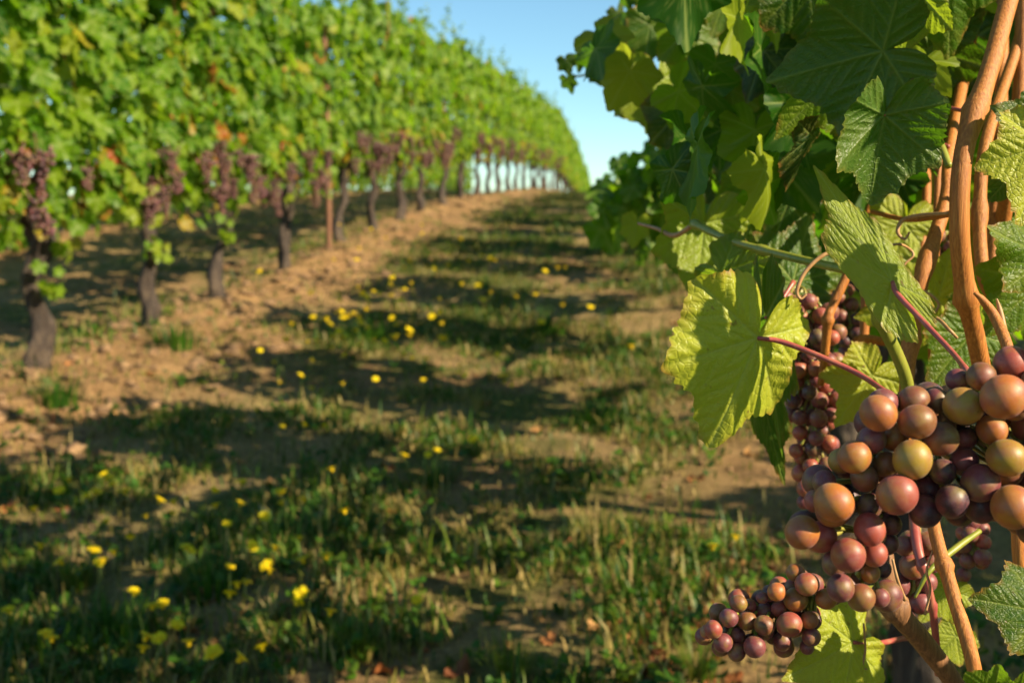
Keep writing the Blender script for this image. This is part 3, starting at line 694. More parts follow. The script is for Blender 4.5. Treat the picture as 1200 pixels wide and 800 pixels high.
# lit leaves behind the canes, sunlight also put into high var
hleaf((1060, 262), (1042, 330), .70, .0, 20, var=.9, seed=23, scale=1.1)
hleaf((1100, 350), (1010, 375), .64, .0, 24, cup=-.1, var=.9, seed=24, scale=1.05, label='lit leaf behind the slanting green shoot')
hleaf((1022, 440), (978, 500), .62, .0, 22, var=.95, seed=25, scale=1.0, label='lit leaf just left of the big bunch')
hleaf((990, 360), (978, 412), .80, .02, -20, var=.05, seed=26, scale=1.0)
hleaf((952, 160), (915, 232), .56, .02, 76, fold=.2, var=.02, seed=27, scale=.95, depth=.4, label='bluish leaf seen edge on')
hleaf((930, 330), (950, 250), .66, .02, 20, var=.4, seed=28, scale=1.0)
for q in [((1150, -20), (1160, 66), .72, .2), ((1205, 5), (1190, 96), .70, .15), ((1088, 58), (1106, 150), .66, .22), ((1130, 40), (1128, 110), .80, .1), ((1060, 190), (1075, 262), .80, .15), ((1185, 90), (1196, 170), .85, .05), ((1030, 215), (1015, 290), .85, .25), ((1110, 130), (1096, 215), .9, .3), ((1170, 30), (1150, 120), .95, .0)]:
    hleaf(q[0], q[1], q[2], .02, rnd.uniform(-25, 20), cup=rnd.uniform(-.2, .2), fold=rnd.uniform(0, .3), var=q[3], seed=rnd.randrange(60, 90), hi=False)
# bottom
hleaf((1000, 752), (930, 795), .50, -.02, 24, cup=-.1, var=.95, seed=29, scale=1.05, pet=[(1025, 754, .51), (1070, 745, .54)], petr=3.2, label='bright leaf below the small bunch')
hleaf((960, 735), (1010, 700), .54, .0, -30, cup=.1, var=.6, seed=30, scale=.9)
hleaf((1225, 718), (1150, 700), .44, .0, 16, cup=-.12, fold=.05, var=.38, seed=31, scale=1.12, depth=.5, label='dark green leaf filling the bottom right edge', pet=[(1240, 722, .44)])
hleaf((1165, 812), (1120, 772), .40, .0, -10, cup=.3, wave=.12, var=.5, seed=32, scale=.9)
hleaf((1195, 830), (1192, 772), .40, .0, 20, cup=.3, wave=.12, var=.55, seed=33, scale=.9)
hleaf((1110, 690), (1075, 730), .60, .0, 24, var=.9, seed=34, scale=1.0)
hleaf((1120, 745), (1085, 780), .62, .0, 24, var=.9, seed=35, scale=.9)
# leaves of the upper left part of the vine, out of focus
for q in [((795, 130), (812, 215), .86, 0, .15, .9), ((770, 95), (775, 190), .92, 24, .80, 1.0), ((842, 92), (842, 185), .85, 20, .70, 1.0), ((870, 160), (850, 235), .80, -20, .35, 1.0),
          ((800, 40), (852, 62), .85, 12, .55, 1.2), ((735, 35), (716, 85), 1.1, -20, .25, 1.0), ((762, 30), (752, 88), 1.05, 10, .4, 1.0), ((895, 60), (870, 130), .7, -30, .1, 1.0),
          ((905, 10), (880, 70), .72, -20, .1, 1.1), ((850, 0), (830, 55), .85, 20, .5, 1.0), ((830, 205), (800, 250), .9, -10, .1, 1.0), ((880, 220), (872, 290), .75, 20, .55, 1.0), ((925, 235), (900, 300), .7, 10, .3, 1.0),
          ((746, 262), (738, 305), 1.0, 24, .85, .8), ((800, 300), (795, 345), .85, 10, .5, .7), ((955, 100), (985, 180), .62, -30, .3, 1.1)]:
    hleaf(q[0], q[1], q[2], .01, q[3], cup=rnd.uniform(-.2, .2), fold=rnd.uniform(0, .3), var=q[4], seed=rnd.randrange(60, 90), scale=q[5] * .9, depth=rnd.uniform(.0, .8), hi=False)
# shoot reaching out over the path at the top, with small dark leaves
cane([(860, 90, 1.05, 2.5), (780, 88, 1.1, 2.2), (720, 84, 1.15, 1.8), (662, 92, 1.2, 1.2)], M_GREENCANE)
for (x, y, s) in [(660, 78, 16), (664, 100, 15), (680, 76, 14), (697, 92, 14), (690, 70, 13), (712, 98, 12), (730, 70, 22), (752, 95, 18), (708, 84, 11), (740, 40, 26), (715, 50, 20), (760, 15, 26), (722, 22, 18), (735, 5, 20), (788, 60, 26)]:
    hleaf((x + rnd.uniform(-4, 4), y - s * .4), (x + rnd.uniform(-9, 9), y + s * .7), 1.12, .01, rnd.uniform(-50, 30), fold=rnd.uniform(0, .5), var=rnd.uniform(.0, .35), seed=rnd.randrange(90, 99), hi=False)

# remaining leaves of the near vine and its neighbour: one foliage part each
SUNLIT = [P(*q) for q in ((850, 440, .5), (800, 490, .5), (880, 350, .52), (870, 520, .5), (1130, 470, .35), (1060, 560, .35), (960, 610, .36), (1030, 640, .36), (890, 720, .47), (1120, 250, .49), (1130, 350, .49),
          (1000, 240, .46), (1170, 320, .5), (1180, 120, .48), (970, 770, .5), (1020, 350, .5), (940, 470, .7), (1060, 330, .56), (1150, 690, .44), (820, 300, .7), (1110, 700, .45), (900, 290, .6), (1090, 300, .56), (770, 140, .92), (845, 140, .85), (915, 130, .55), (860, 40, .85), (1065, 170, .46), (720, 60, 1.1))]
def clear_sun(p, rad=.075):
    p = Vector(p)
    for q in SUNLIT:
        v = p - q; a = v.dot(sun_dir)
        if a > 0 and (v - sun_dir * a).length < rad: return False
    return True
def acc_hero(p):
    if not clear_sun(p): return False
    q = proj(p)
    if q is None: return p[2] > 1.25
    x, y, d = q
    if p[2] < 1.22 and p[1] < .62: return False
    # the opening over the path stays clear, and so does the view onto bunches and the canes
    if x < 770 and y > -40: return False
    if y > (430 if x > 1000 and d > .8 else 330) and x < 1230: return False
    if d < .72 and -30 < y: return False
    if y > 230 and x < 985 and d < 1.0: return False
    if x < 800 and y > 110: return False
    return True
rs = random.Random(5); mb = MB()
canopy(mb, 620, 'near', -.80, .60, .55, 2.05, .30, rs, size=(.04, .066), accept=acc_hero, x0=RX + .05, y0=1.32)
for q, rr in (((960, 130, .5), .05), ((900, 100, .5), .05), ((1000, 60, .5), .05), ((810, 190, .86), .06)):  # unseen leaves added sunward, out of frame, to shade the upper leaves
    for kk in range(1):
        put_leaf(mb, 'near', P(*q) + sun_dir * (.30 + .09 * kk) + Vector((rs.gauss(0, .015), rs.gauss(0, .015), rs.gauss(0, .01))), (rs.gauss(0, .3), .2, -1), sun_dir + Vector((0, .3, .1)), .07, .4)
for k in range(95):
    q = P(rs.uniform(700, 1095), rs.uniform(-30, 235) if k % 3 else rs.uniform(-30, 120), rs.uniform(.55, .95))
    pq = proj(q)
    if pq[0] < 790 and (pq[2] < .8 or 100 < pq[1]): continue
    if q.x > RX - .02 and not clear_sun(q, .04): continue
    put_leaf(mb, 'near', q, (rs.gauss(0, .5), rs.gauss(0, .4), -1), (rs.gauss(.3, .5), rs.gauss(-.7, .4), .3), rs.uniform(.028, .046), rs.choice((.0, .1, .3, .6, .75, .8)))
for k in range(170):
    q = P(rs.uniform(820, 1230), rs.uniform(-40, 330 if k % 2 else 230), rs.uniform(.85, 1.35))
    if not clear_sun(q, .06) : continue
    put_leaf(mb, 'near', q, (rs.gauss(0, .5), rs.gauss(0, .4), -1), (rs.gauss(.2, .6), rs.gauss(-.6, .4), .3), rs.uniform(.04, .062), rs.choice((.0, .1, .2, .3, .7)))
hf = link('foliage', mb.mesh('foliage', M_LEAF), HV, keep=True)
NB = Vector((RX + .02, .12, ground(RX, .12)))
NV = empty('grapevine', NB); tag(NV, 'grapevine just beyond the right edge, only its upper leaves near the frame', 'grapevine')
link('trunk', TR[2], NV)
mb = MB(); canopy(mb, 300, 'mid', -.5, .7, 1.25, 2.05, .26, rs, size=(.04, .07), accept=lambda p: p[2] > 1.2 and clear_sun(p), x0=RX + .08, y0=.12)
link('foliage', mb.mesh('foliage', M_LEAF), NV, keep=True)

# ------------------------------------------------------------------ bunches made of separate berries
SB_V, SB_F = uv_sphere(36, 24)
SB_V = SB_V.copy(); SB_V[:, 2] *= 1.03
sb = mesh_np('grape', SB_V, SB_F, M_GRAPE)
C_OR = (.42, .145, .016); C_YE = (.38, .23, .015); C_PK = (.33, .065, .038); C_MV = (.16, .038, .042); C_DK = (.034, .012, .024); C_BR = (.20, .080, .016)
PAL = {'o': C_OR, 'y': C_YE, 'p': C_PK, 'm': C_MV, 'd': C_DK, 'b': C_BR}
def grapes(root, lst, dref, fill, fill_rng, crange, anchor, seed=0, ddr=.0016, rref=22):
    """lst: (x px, y px, r px, colour key, extra depth); each is pushed back along its line of sight until it touches nothing."""
    rs = random.Random(seed); placed = []
    order = sorted(lst, key=lambda q: (-q[2] + (q[4] if len(q) > 4 else 0) * 900))
    def ok(p, r): return all((p - o).length > (r + s) * .93 for o, s, *_ in placed)
    for q in order:
        x, y, rp, c = q[:4]; d = dref + ddr * (rref - rp) + (q[4] if len(q) > 4 else 0)
        for _ in range(80):
            p = P(x, y, d); r = rp * d / FPX
            if ok(p, r): break
            d += .0012
        placed.append((p, r, c))
    nvis = len(placed); tries = 0
    while len(placed) < nvis + fill and tries < 6000:
        tries += 1
        b = rs.choice(placed[:nvis]); off = Vector((rs.gauss(0, 1), rs.gauss(0, 1), rs.gauss(0, 1))).normalized()
        vd = (b[0] - CL).normalized()
        if off.dot(vd) < .25: continue
        r = rs.uniform(*fill_rng); p = b[0] + off * (b[1] + r) * 1.0
        if (p - CL).dot(Fv) < dref + .004: continue
        pj = proj(p)
        if not any(math.hypot(pj[0] - q[0], pj[1] - q[1]) < q[2] * .75 for q in lst): continue
        if ok(p, r): placed.append((p, r, rs.choice(crange)))
    for p, r, c in placed:
        o = bpy.data.objects.new('grape', sb); COL.objects.link(o); o.parent = root; o.matrix_parent_inverse = Matrix.Translation(-Vector(root.location))
        o.location = p; o.scale = (r * rs.uniform(.92, 1.0), r * rs.uniform(.94, 1.0), r)
        # the blossom scar points away from the stalk
        ax = (p - anchor).normalized() + Vector((rs.gauss(0, .5), rs.gauss(0, .5) + .5, rs.gauss(0, .35) - .6))
        o.rotation_euler = (-ax).to_track_quat('Z', 'Y').to_euler()
        cc = PAL[c]; k = rs.uniform(.68, .95); o.color = (cc[0] * k, cc[1] * k * rs.uniform(.9, 1.1), cc[2] * k, 1)
    return placed
def stalks(root, placed, path, mat=M_GPET):
    """main stalk along path and one small stalk to every berry"""
    mb = MB(); tube(mb, [(*p, r) for p, r in path], 20, 9, nodes=[.4, .7])
    ps = smooth_path([tuple(p) for p, r in path], 24)
    for p, r, c in placed:
        q = np.array(p); i = np.linalg.norm(ps - q, axis=1).argmin(); a = ps[max(0, i - 2)]
        m_ = (a + q) / 2 + np.array([0, 0, .003])
        tube(mb, [(*a, .0011), (*m_, .0008), (*(q + (a - q) * (r * .9 / (np.linalg.norm(a - q) + 1e-6))), .0012)], 6, 5)
    o = link('stalk', mb.mesh('stalk', mat), root, keep=True)
def c3(l): return [(900 + x / 3.636, 400 + y / 3.636, r / 3.636, c, *e) for x, y, r, c, *e in l]
def c4(l): return [(800 + x / 3, 600 + y / 3, r / 3, c, *e) for x, y, r, c, *e in l]
def c6(l): return [(800 + x / 4.445, 620 + y / 4.445, r / 4.445, c, *e) for x, y, r, c, *e in l]
G1 = c3([(1040, 95, 78, 'p'), (1005, 235, 97, 'o'), (908, 148, 63, 'b'), (805, 162, 48, 'm'), (832, 275, 84, 'y'), (715, 252, 55, 'm'), (620, 252, 66, 'b'), (470, 305, 78, 'o'), (635, 342, 78, 'b'),
         (540, 410, 58, 'o'), (735, 415, 74, 'b'), (955, 377, 64, 'o'), (842, 415, 46, 'm'), (835, 512, 60, 'm'), (1018, 495, 84, 'y'), (615, 503, 84, 'y'), (745, 555, 55, 'd'), (500, 523, 55, 'b'),
         (410, 580, 60, 'b'), (368, 492, 70, 'o'), (312, 508, 56, 'y'), (440, 420, 62, 'm'), (550, 652, 86, 'p'), (682, 628, 60, 'd'), (905, 602, 82, 'm'), (280, 685, 86, 'o'), (240, 600, 52, 'm'),
         (200, 680, 48, 'p'), (670, 722, 70, 'd'), (905, 702, 72, 'd'), (785, 680, 72, 'd'), (1045, 705, 92, 'o'), (1100, 365, 62, 'p'), (1105, 592, 52, 'm'), (430, 700, 55, 'd'),
         (760, 325, 42, 'b', .008), (1150, 470, 70, 'm'), (1160, 180, 80, 'b'), (1200, 620, 85, 'p'), (1230, 330, 80, 'o'), (1130, 800, 70, 'd', .01), (1290, 480, 80, 'm'), (1250, 740, 70, 'm'), (1320, 200, 80, 'p'), (1180, 20, 70, 'o')])
G1 += c4([(530, -8, 62, 'o'), (420, 70, 60, 'o'), (483, 86, 58, 'p'), (657, 60, 58, 'p'), (675, 146, 46, 'p'), (582, 150, 60, 'p'), (535, 178, 46, 'm'), (660, 215, 34, 'o'), (555, 265, 50, 'm'),
          (627, 300, 49, 'b'), (695, 300, 34, 'm'), (730, 40, 40, 'd', .01), (720, 110, 40, 'd', .012), (700, 200, 34, 'd', .015)])
A1 = P(1140, 440, .42)
r1 = empty('grape_bunch', A1); tag(r1, 'largest grape bunch, blushing olive, orange and mauve berries at the right edge', 'grape bunch')
pl = grapes(r1, G1, .345, 40, (.0052, .0066), 'mdb', A1, 1)
stalks(r1, pl, [(P(1134, 436, .41), .0022), (P(1120, 480, .392), .0022), (P(1080, 540, .385), .002), (P(1040, 610, .385), .0018), (P(1000, 680, .385), .0014)])
# the smaller bunch at its lower left
G3 = c6([(588, 225, 50, 'o'), (648, 285, 63, 'p'), (490, 325, 49, 'o'), (572, 300, 44, 'p', .006), (588, 365, 63, 'o'), (748, 362, 55, 'o'), (660, 472, 47, 'o'), (668, 560, 46, 'm'), (648, 612, 39, 'm'),
         (555, 495, 66, 'p'), (425, 500, 53, 'b'), (505, 412, 44, 'p'), (345, 400, 40, 'p'), (415, 355, 32, 'm'), (290, 385, 46, 'b'), (335, 475, 51, 'b'), (280, 555, 46, 'm'), (375, 610, 60, 'm'),
         (430, 430, 50, 'm', .008), (185, 430, 48, 'b'), (240, 460, 50, 'm'), (160, 520, 50, 'p'), (210, 590, 50, 'm'), (282, 640, 48, 'm'), (520, 582, 50, 'm', .006), (128, 532, 38, 'p'), (470, 560, 40, 'd', .01), (600, 425, 40, 'd', .012)])
A3 = P(985, 690, .50)
r3 = empty('grape_bunch', A3); tag(r3, 'small bunch of orange pink grapes hanging at the lower left of the largest bunch', 'grape bunch')
pl = grapes(r3, G3, .475, 30, (.0045, .0055), 'mdp', A3, 3, .0009, 14)
stalks(r3, pl, [(P(1030, 690, .49), .0022), (P(975, 695, .492), .0018), (P(920, 712, .494), .0015), (P(850, 735, .496), .0011)], M_GREENCANE)
def auto_bunch(chain, dref, rr, cols, label, seed, n, stalk=None):
    """chain of (x px, y px, radius px); berries fill the envelope"""
    rs = random.Random(seed); pts = []; tries = 0
    while len(pts) < n and tries < 20000:
        tries += 1
        u = rs.random() * (len(chain) - 1); i = int(u); f = u - i
        cx, cy, cr = [chain[i][k] * (1 - f) + chain[i + 1][k] * f for k in range(3)]
        C = P(cx, cy, dref); rad = cr * dref / FPX
        o = Vector((rs.gauss(0, 1), rs.gauss(0, 1), rs.gauss(0, 1))).normalized() * rad * rs.random() ** .25
        r = rs.uniform(*rr); p = C + o
        if all((p - q).length > (r + s) * .95 for q, s, c in pts): pts.append((p, r, rs.choice(cols)))
    A = P(chain[0][0], chain[0][1] - chain[0][2], dref)
    root = empty('grape_bunch', A); tag(root, label, 'grape bunch')
    for p, r, c in pts:
        o = bpy.data.objects.new('grape', sb); COL.objects.link(o); o.parent = root; o.matrix_parent_inverse = Matrix.Translation(-A)
        o.location = p; o.scale = (r, r, r); o.rotation_euler = (rs.uniform(0, 6), rs.uniform(0, 6), 0)
        cc = PAL[c]; k = rs.uniform(.8, 1.15); o.color = (cc[0] * k, cc[1] * k, cc[2] * k, 1)
    stalks(root, pts, [(A, .002)] + [(P(x, y, dref), .0016) for x, y, r in chain])
    return root
auto_bunch([(938, 378, 42), (945, 420, 38), (952, 470, 30), (954, 510, 24), (950, 550, 17), (944, 582, 7)], .66, (.0048, .0062), 'mmpdpm', 'shaded purple bunch hanging behind the red petiole of the bright leaf', 21, 100)
auto_bunch([(1142, 625, 16), (1140, 645, 20), (1132, 665, 10)], .60, (.0042, .0052), 'mmp', 'little pink mauve bunch peeking out under the largest bunch', 22, 26)
auto_bunch([(1075, 640, 22), (1072, 680, 20), (1066, 715, 14)], .54, (.0055, .0068), 'mmdp', 'mauve bunch half hidden behind the dark brown cane', 23, 24)
auto_bunch([(1108, 285, 14), (1106, 305, 14)], .72, (.005, .006), 'mpm', 'few mauve berries glimpsed between the upright orange canes', 24, 14)
auto_bunch([(856, 240, 10), (854, 280, 14), (848, 305, 8)], .95, (.005, .006), 'ppm', 'pinkish bunch blurred among leaves left of the green shoot', 25, 30)
auto_bunch([(992, 350, 14), (994, 380, 16), (990, 405, 10)], .76, (.005, .006), 'dmd', 'dark bunch in deep shade right of the bent orange cane', 26, 26)

# ------------------------------------------------------------------ wires and stake
for (x, z, what) in ((LX, .70, 'fruit wire of the sunlit left row'), (LX + .06, 1.15, 'middle wire of the sunlit left row'), (RX + .05, .76, 'fruit wire of the shaded right row')):
    ylist = np.arange(1.6 if x > 0 else 2.2, 30, .8)
    mb = MB(); tube(mb, [(x, y, float(np.interp(y, _gy, _gz)) + .08 + z, .0016) for y in ylist], len(ylist) * 2, 6)
    o = link('trellis_wire', mb.mesh('trellis_wire', M_WIRE)); tag(o, 'thin ' + what + ' running uphill', 'wire')
mb = MB(); zz = ground(LX + .05, 7.45)
tube(mb, [(LX + .05, 7.45, zz - .1, .022), (LX + .06, 7.45, zz + .6, .022), (LX + .05, 7.46, zz + 1.75, .021)], 12, 8)
tag(link('vine_stake', mb.mesh('vine_stake', M_RUST)), 'straight thin rusty brown stake between two leaning trunks', 'stake')

# ------------------------------------------------------------------ ground cover
def patch(x, y):
    return .60 - .10 * max(0, min(1, (3.2 - y)))  + .7 * nz(x, y, 1.0, 12) + .85 * nz(x, y, 2.9, 17) + .26 * math.exp(-((x + 1.3) / .5) ** 2) - .34 * math.exp(-((x + .45) / .17) ** 2) + .10 * math.exp(-((x + .02) / .2) ** 2)
def grass_sheet():
    rs = random.Random(77); V = []; F = []; A = []; n = 0
    cnt = 0
    while cnt < 85000:
        yy = 1.35 * (22 / 1.35) ** (rs.random() ** 1.0)
        xx = rs.uniform(-2.9, .75) if rs.random() < .88 else rs.uniform(-5.2, -2.7)
        b = math.exp(-((xx - LX - .15) / .45) ** 2)
        dens = max(0, min(1, (patch(xx, yy) - .55) * 4)) ** 1.3 * (1 - .92 * min(1, b * 1.15)) + .10
        if rs.random() > dens: continue
        cnt += 1
        z0 = ground(xx, yy) if yy < 9 else float(np.interp(yy, _gy, _gz)) + float(ridge(xx))
        dry = rs.random() < (.36 if patch(xx, yy) > .8 else .66)
        h = (rs.uniform(.012, .045) if rs.random() < .9 else rs.uniform(.04, .10)) * (1.2 if not dry else 1.0) * (.8 + .5 * max(0, patch(xx, yy) - .5))
        w = rs.uniform(.0012, .0028) * (1 + yy * .10)
        a = rs.random() * 6.283; lx, ly = math.cos(a) * h * rs.uniform(.1, .8), math.sin(a) * h * rs.uniform(.1, .8)
        px_, py_ = -math.sin(a) * w, math.cos(a) * w
        V += [(xx - px_, yy - py_, z0 - .004), (xx + px_, yy + py_, z0 - .004), (xx + lx * .4 + px_ * .8, yy + ly * .4 + py_ * .8, z0 + h * .6), (xx + lx * .4 - px_ * .8, yy + ly * .4 - py_ * .8, z0 + h * .6), (xx + lx, yy + ly, z0 + h * (1 - .3 * rs.random()))]
        F.append(n); var = rs.uniform(.66, 1) if dry else rs.uniform(0, .55)
        A += [var] * 5; n += 5
    F = np.array(F)
    q = np.stack([F, F + 1, F + 2, F + 3], 1); t = np.stack([F + 3, F + 2, F + 4], 1)
    me = mesh_np('grass', np.array(V), [q, t], M_GRASS, {'var': ('FLOAT', np.array(A))}, smooth=False)
    tag(link('grass', me), 'short mixed green and straw coloured grass covering the path between the rows', 'grass', kind='stuff')
grass_sheet()
def weed_sheet():
    """low broadleaf weeds: rosettes of small oval leaves"""
    rs = random.Random(5); mb = MB()
    th = np.linspace(0, 2 * np.pi, 9)[:-1]
    base = np.stack([np.sin(th) * .38, .5 - np.cos(th) * .5, .10 * np.cos(th * 2)], 1)
    base = np.vstack([[0, .5, .06], base]); tri = np.array([(0, 1 + k, 1 + (k + 1) % 8) for k in range(8)])
    c = 0
    while c < 1900:
        yy = 1.35 * (12 / 1.35) ** (rs.random() ** 1.1); xx = rs.uniform(-3.0, .8)
        b = math.exp(-((xx - LX - .15) / .4) ** 2)
        if rs.random() > max(0, min(1, (patch(xx, yy) - .40) * 2.2)) * (1 - .8 * b) + .03: continue
        c += 1; z0 = ground(xx, yy); a0 = rs.random() * 6; v = rs.uniform(0, .5)
        for k in range(rs.choice((4, 5, 6, 7))):
            a = a0 + k * 6.283 / 6 + rs.gauss(0, .3); L = rs.uniform(.010, .030); up = rs.uniform(.1, 1.0)
            M = frame((math.cos(a), math.sin(a), up), (-math.cos(a) * up, -math.sin(a) * up, 1))
            mb.add(base * L @ M + np.array((xx + math.cos(a) * .004, yy + math.sin(a) * .004, z0 + rs.uniform(0, .035))), [tri], var=v + rs.uniform(-.08, .12))
    tag(link('weeds', mb.mesh('weeds', M_GRASS)), 'low broad leaved weeds mixed into the grass of the path', 'weeds', kind='stuff')
weed_sheet()
def clod_sheet():
    rs = random.Random(9); mb = MB(); Vs, Fs = uv_sphere(7, 5)
    for k in range(4200):
        yy = 2.0 * (16 / 2.0) ** rs.random()
        xx = rs.gauss(LX + .15, .38) if rs.random() < .72 else rs.gauss(RX, .25) if rs.random() < .5 else rs.uniform(-2.4, .4)
        s = .003 + .022 * rs.random() ** 4 * (1.3 if abs(xx - LX) < .8 else .6)
        J = Vs * (1 + .38 * np.random.default_rng(k).normal(size=(len(Vs), 1)))
        mb.add(J * s * np.array([rs.uniform(.8, 1.5), rs.uniform(.8, 1.3), rs.uniform(.35, .8)]) + np.array((xx, yy, ground(xx, yy) + s * .25)), Fs)
    tag(link('soil_clods', mb.mesh('soil_clods', M_CLOD, smooth=False)), 'crumbly dry tan soil clods heaped along the foot of the vines', 'soil clods', kind='stuff')
clod_sheet()

# wild flowers: every one a thing with stem and flower head
def head_mesh(seed, op=1.0):
    rs = random.Random(seed); mb = MB()
    for ring, (n, r, zz) in enumerate(((14, .0125, .0005), (11, .0095, .0025), (7, .006, .004))):
        for k in range(n):
            a = 6.283 * (k + .5 * ring) / n + rs.gauss(0, .08); w = .0021; L = r * rs.uniform(.88, 1.08); c, s = math.cos(a), math.sin(a)
            V = [(c * .001 - s * w * .5, s * .001 + c * w * .5, zz), (c * .001 + s * w * .5, s * .001 - c * w * .5, zz), (c * L + s * w, s * L - c * w, zz + L * .35), (c * L * 1.06, s * L * 1.06, zz + L * .30), (c * L - s * w, s * L + c * w, zz + L * .35)]
            mb.add(V, [np.array([(0, 1, 2, 4)]), np.array([(4, 2, 3)])], var=rs.random())
    mb.add(SPH[0] * np.array([.0045, .0045, .003]) + np.array([0, 0, .004]), SPH[1], var=0.0)
    mb.add(SPH[0] * np.array([.004, .004, .0045]) + np.array([0, 0, -.002]), SPH[1], var=0.0)
    return mb.mesh('flower_head', M_PETAL)
HEADS = [head_mesh(s) for s in range(3)]
def stem_mesh(seed):
    rs = random.Random(seed); mb = MB()
    tube(mb, [(0, 0, -.02, .0013), (rs.uniform(-.1, .1), rs.uniform(-.1, .1), .5, .0012), (0, 0, 1.0, .001)], 8, 5, var=.5)
    return mb.mesh('stem', M_STEM)
STEMS = [stem_mesh(s) for s in range(4)]
def ray_ground(x, y):
    d = P(x, y, 1) - CL; t = .5
    while t < 60:
        p = CL + d * t
        if p.z <= ground(p.x, p.y): return p
        t += .02 + t * .004
    return None
FL = [(122, 554), (146, 574), (113, 576), (187, 586), (203, 587), (153, 630), (71, 657), (47, 637), (10, 713), (157, 692), (178, 709), (190, 707), (207, 733), (269, 663), (278, 684), (289, 681), (313, 663), (316, 667), (382, 650), (355, 655),
      (171, 746), (380, 498), (357, 497), (512, 528), (502, 533), (554, 515), (474, 534), (431, 348), (426, 345), (386, 380), (460, 326), (549, 306), (580, 305), (575, 303), (500, 312), (538, 436), (545, 440), (640, 342), (634, 378), (735, 433), (737, 437), (474, 415), (395, 366), (400, 365), (408, 370), (430, 384),
      (478, 363), (530, 290), (592, 276), (711, 264), (643, 270), (527, 300), (515, 350), (570, 270), (560, 255), (595, 262), (480, 392), (465, 380), (520, 395), (586, 440), (600, 452), (300, 480), (330, 470), (352, 440), (365, 455), (560, 430), (445, 345), (620, 430), (500, 420), (330, 500), (835, 640), (862, 628), (470, 340), (540, 280), (420, 372)]
rf = random.Random(8)
for _ in range(135): FL.append((rf.gauss(210, 110), rf.uniform(545, 770)) if _ < 45 else (rf.gauss(500, 110), 262 + 190 * rf.random()) if _ < 100 else (rf.gauss(440, 45), rf.uniform(300, 420)))
for k, (x, y) in enumerate(FL):
    h = rnd.uniform(.12, .19) if y > 480 else rnd.uniform(.10, .2)
    p = ray_ground(x, y + 8)
    if p is None: continue
    # walk toward the camera until the top of the stem meets the line of sight
    d = (P(x, y, 1) - CL); t = (p - CL).length / d.length
    while t > .8 and (CL + d * t).z - ground((CL + d * t).x, (CL + d * t).y) < h: t -= .01
    p = CL + d * t; gz_ = ground(p.x, p.y)
    root = empty('wildflower', (p.x, p.y, gz_)); lab = 'small yellow wildflower on a thin stem in the grassy path'
    tag(root, lab, 'wildflower', 'yellow wildflowers scattered over the path')
    s = link('stem', STEMS[k % 4], root); s.scale = (h, h, h) if False else (.25, .25, h)
    s.rotation_euler = (0, 0, rnd.uniform(0, 6))
    hd = link('flower_head', HEADS[k % 3], root, (0, 0, h)); q = rnd.uniform(.75, 1.05) * (1.0 if p.y < 4 else 1.6); hd.scale = (q, q, q)
    hd.rotation_euler = (rnd.gauss(.15, .3), rnd.gauss(.25, .3), rnd.uniform(0, 6))

# taller grass tufts one can tell apart
def tuft_mesh(seed, n, H, spread, vlo, vhi):
    rs = random.Random(seed); mb = MB()
    for k in range(n):
        a = rs.random() * 6.283; r0 = spread * rs.random() ** .6; h = H * rs.uniform(.45, 1); lean = rs.uniform(.05, .55); w = rs.uniform(.0018, .0034)
        c, s = math.cos(a), math.sin(a); bx, by = c * r0 * .5, s * r0 * .5
        pts = []; px_, py_ = -s * w, c * w
        for f in (0, .35, .7, 1.0):
            x = bx + c * lean * h * f ** 1.8; y = by + s * lean * h * f ** 1.8; z = h * f * (1 - .25 * lean * f); ww = 1 - .85 * f
            pts += [(x - px_ * ww, y - py_ * ww, z - .01), (x + px_ * ww, y + py_ * ww, z - .01)]
        mb.add(pts, [np.array([(0, 1, 3, 2), (2, 3, 5, 4), (4, 5, 7, 6)])], var=rs.uniform(vlo, vhi))
    return mb.mesh('grass_tuft', M_GRASS, smooth=False)
TU = [tuft_mesh(1, 90, .13, .07, .3, .72), tuft_mesh(2, 160, .12, .16, 0, .45), tuft_mesh(3, 60, .16, .12, .5, 1.0)]
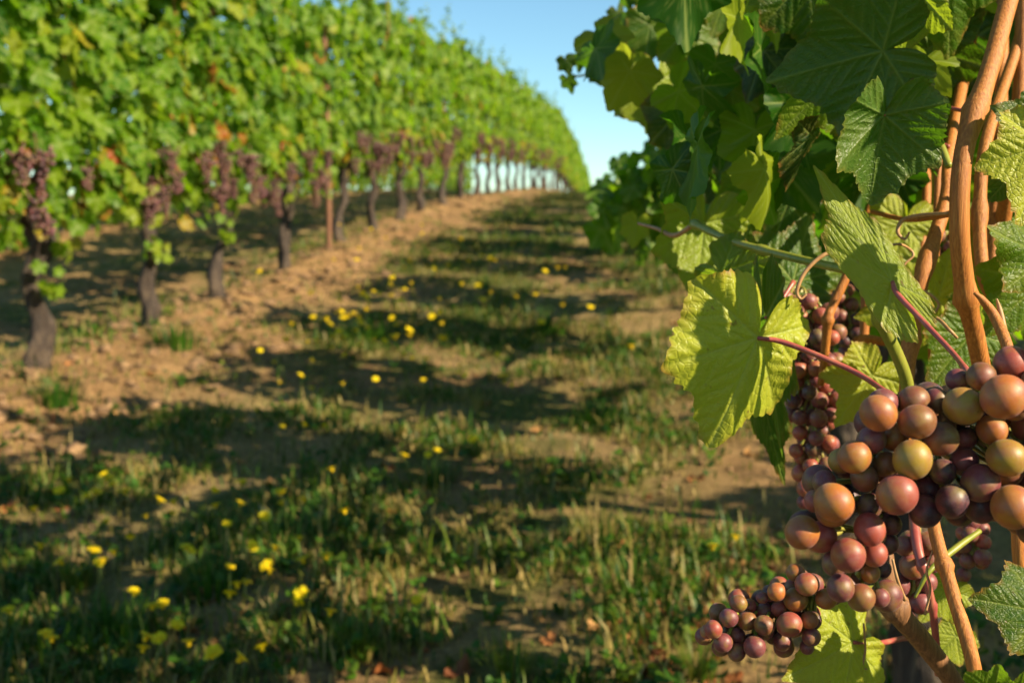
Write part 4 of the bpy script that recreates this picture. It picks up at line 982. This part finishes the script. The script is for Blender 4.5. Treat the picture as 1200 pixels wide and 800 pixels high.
for (x, y, k, s, lab) in [(418, 775, 0, .95, 'pale sunlit grass tuft near the bottom edge'), (505, 570, 1, 1.0, 'dark green weed clump beside two yellow flowers'), (705, 500, 1, 1.15, 'dense dark green clump right of the path middle'),
                          (552, 535, 1, .6, 'small dark clump with one yellow flower'), (700, 640, 2, 1.0, 'dry straw coloured tuft in the sunny band'), (560, 480, 2, .7, 'pale dry tuft in the middle of the path'),
                          (65, 470, 1, 1.2, 'dark low clump at the foot of the first trunk'), (205, 405, 1, 1.5, 'leafy weed clump at the foot of the second trunk'), (600, 800, 0, .9, 'sparse grass tuft at the bottom middle'),
                          (140, 760, 1, 1.1, 'green clump at the lower left'), (250, 700, 1, 1.1, 'dark grass clump among the lower left flowers'), (90, 690, 0, .9, 'sunlit stalky tuft at the left edge'), (430, 400, 1, 1.6, 'bushy green clump on the edge of the clods'),
                          (820, 795, 0, .8, 'green blades under the small orange pink bunch'), (330, 640, 1, .9, 'low green clump beside the pale stones'), (740, 700, 1, 1.0, 'dark green clump in the shade of the right row'), (640, 390, 1, 1.6, 'green clump far up the path')]:
    p = ray_ground(x, y)
    if p is None: continue
    o = link('grass_tuft', TU[k], None, p); o.scale = (s, s, s * .9); o.rotation_euler = (0, 0, rnd.uniform(0, 6)); tag(o, lab, 'grass tuft', 'taller tufts on the path')
# stones
for (x, y, s, lab) in [(308, 600, .016, 'round pale grey stone on the path'), (376, 606, .014, 'flat pale grey stone right of the round one')]:
    p = ray_ground(x, y); Vs, Fs = uv_sphere(14, 10)
    Vs = Vs * (1 + .12 * np.sin(Vs @ np.array([3.1, 2.2, 4.0]))[:, None]) * s * np.array([1.3, 1, .8])
    tag(link('stone', mesh_np('stone', Vs, Fs, M_STONE), None, (p.x, p.y, p.z + s * .5)), lab, 'stone', 'pale stones')
# fallen dry leaves
DL = []
for s in range(4):
    V0, F, vein, luv, e = leaf_geom(4, 44, s + 40, True, .5, .3, .2, .22)
    mb = MB(); mb.add(V0 * .035, F, var=(.1, .4, .65, .95)[s]); DL.append(mb.mesh('fallen_leaf', M_DRY))
k = 0
while k < 150:
    x, y = (rnd.uniform(0, 1000), rnd.uniform(300, 800)) if k < 90 else (rnd.gauss(800, 60), rnd.gauss(730, 45))
    p = ray_ground(x, y); k += 1
    if p is None or p.y > 12: continue
    o = link('fallen_leaf', DL[rnd.randrange(4)], None, (p.x, p.y, p.z + .008)); s = rnd.uniform(.5, 1.1); o.scale = (s, s, s)
    o.rotation_euler = (rnd.gauss(0, .35), rnd.gauss(0, .35), rnd.uniform(0, 6.28))
    tag(o, 'dry curled orange brown vine leaf fallen on the path', 'fallen leaf', 'fallen dry leaves')
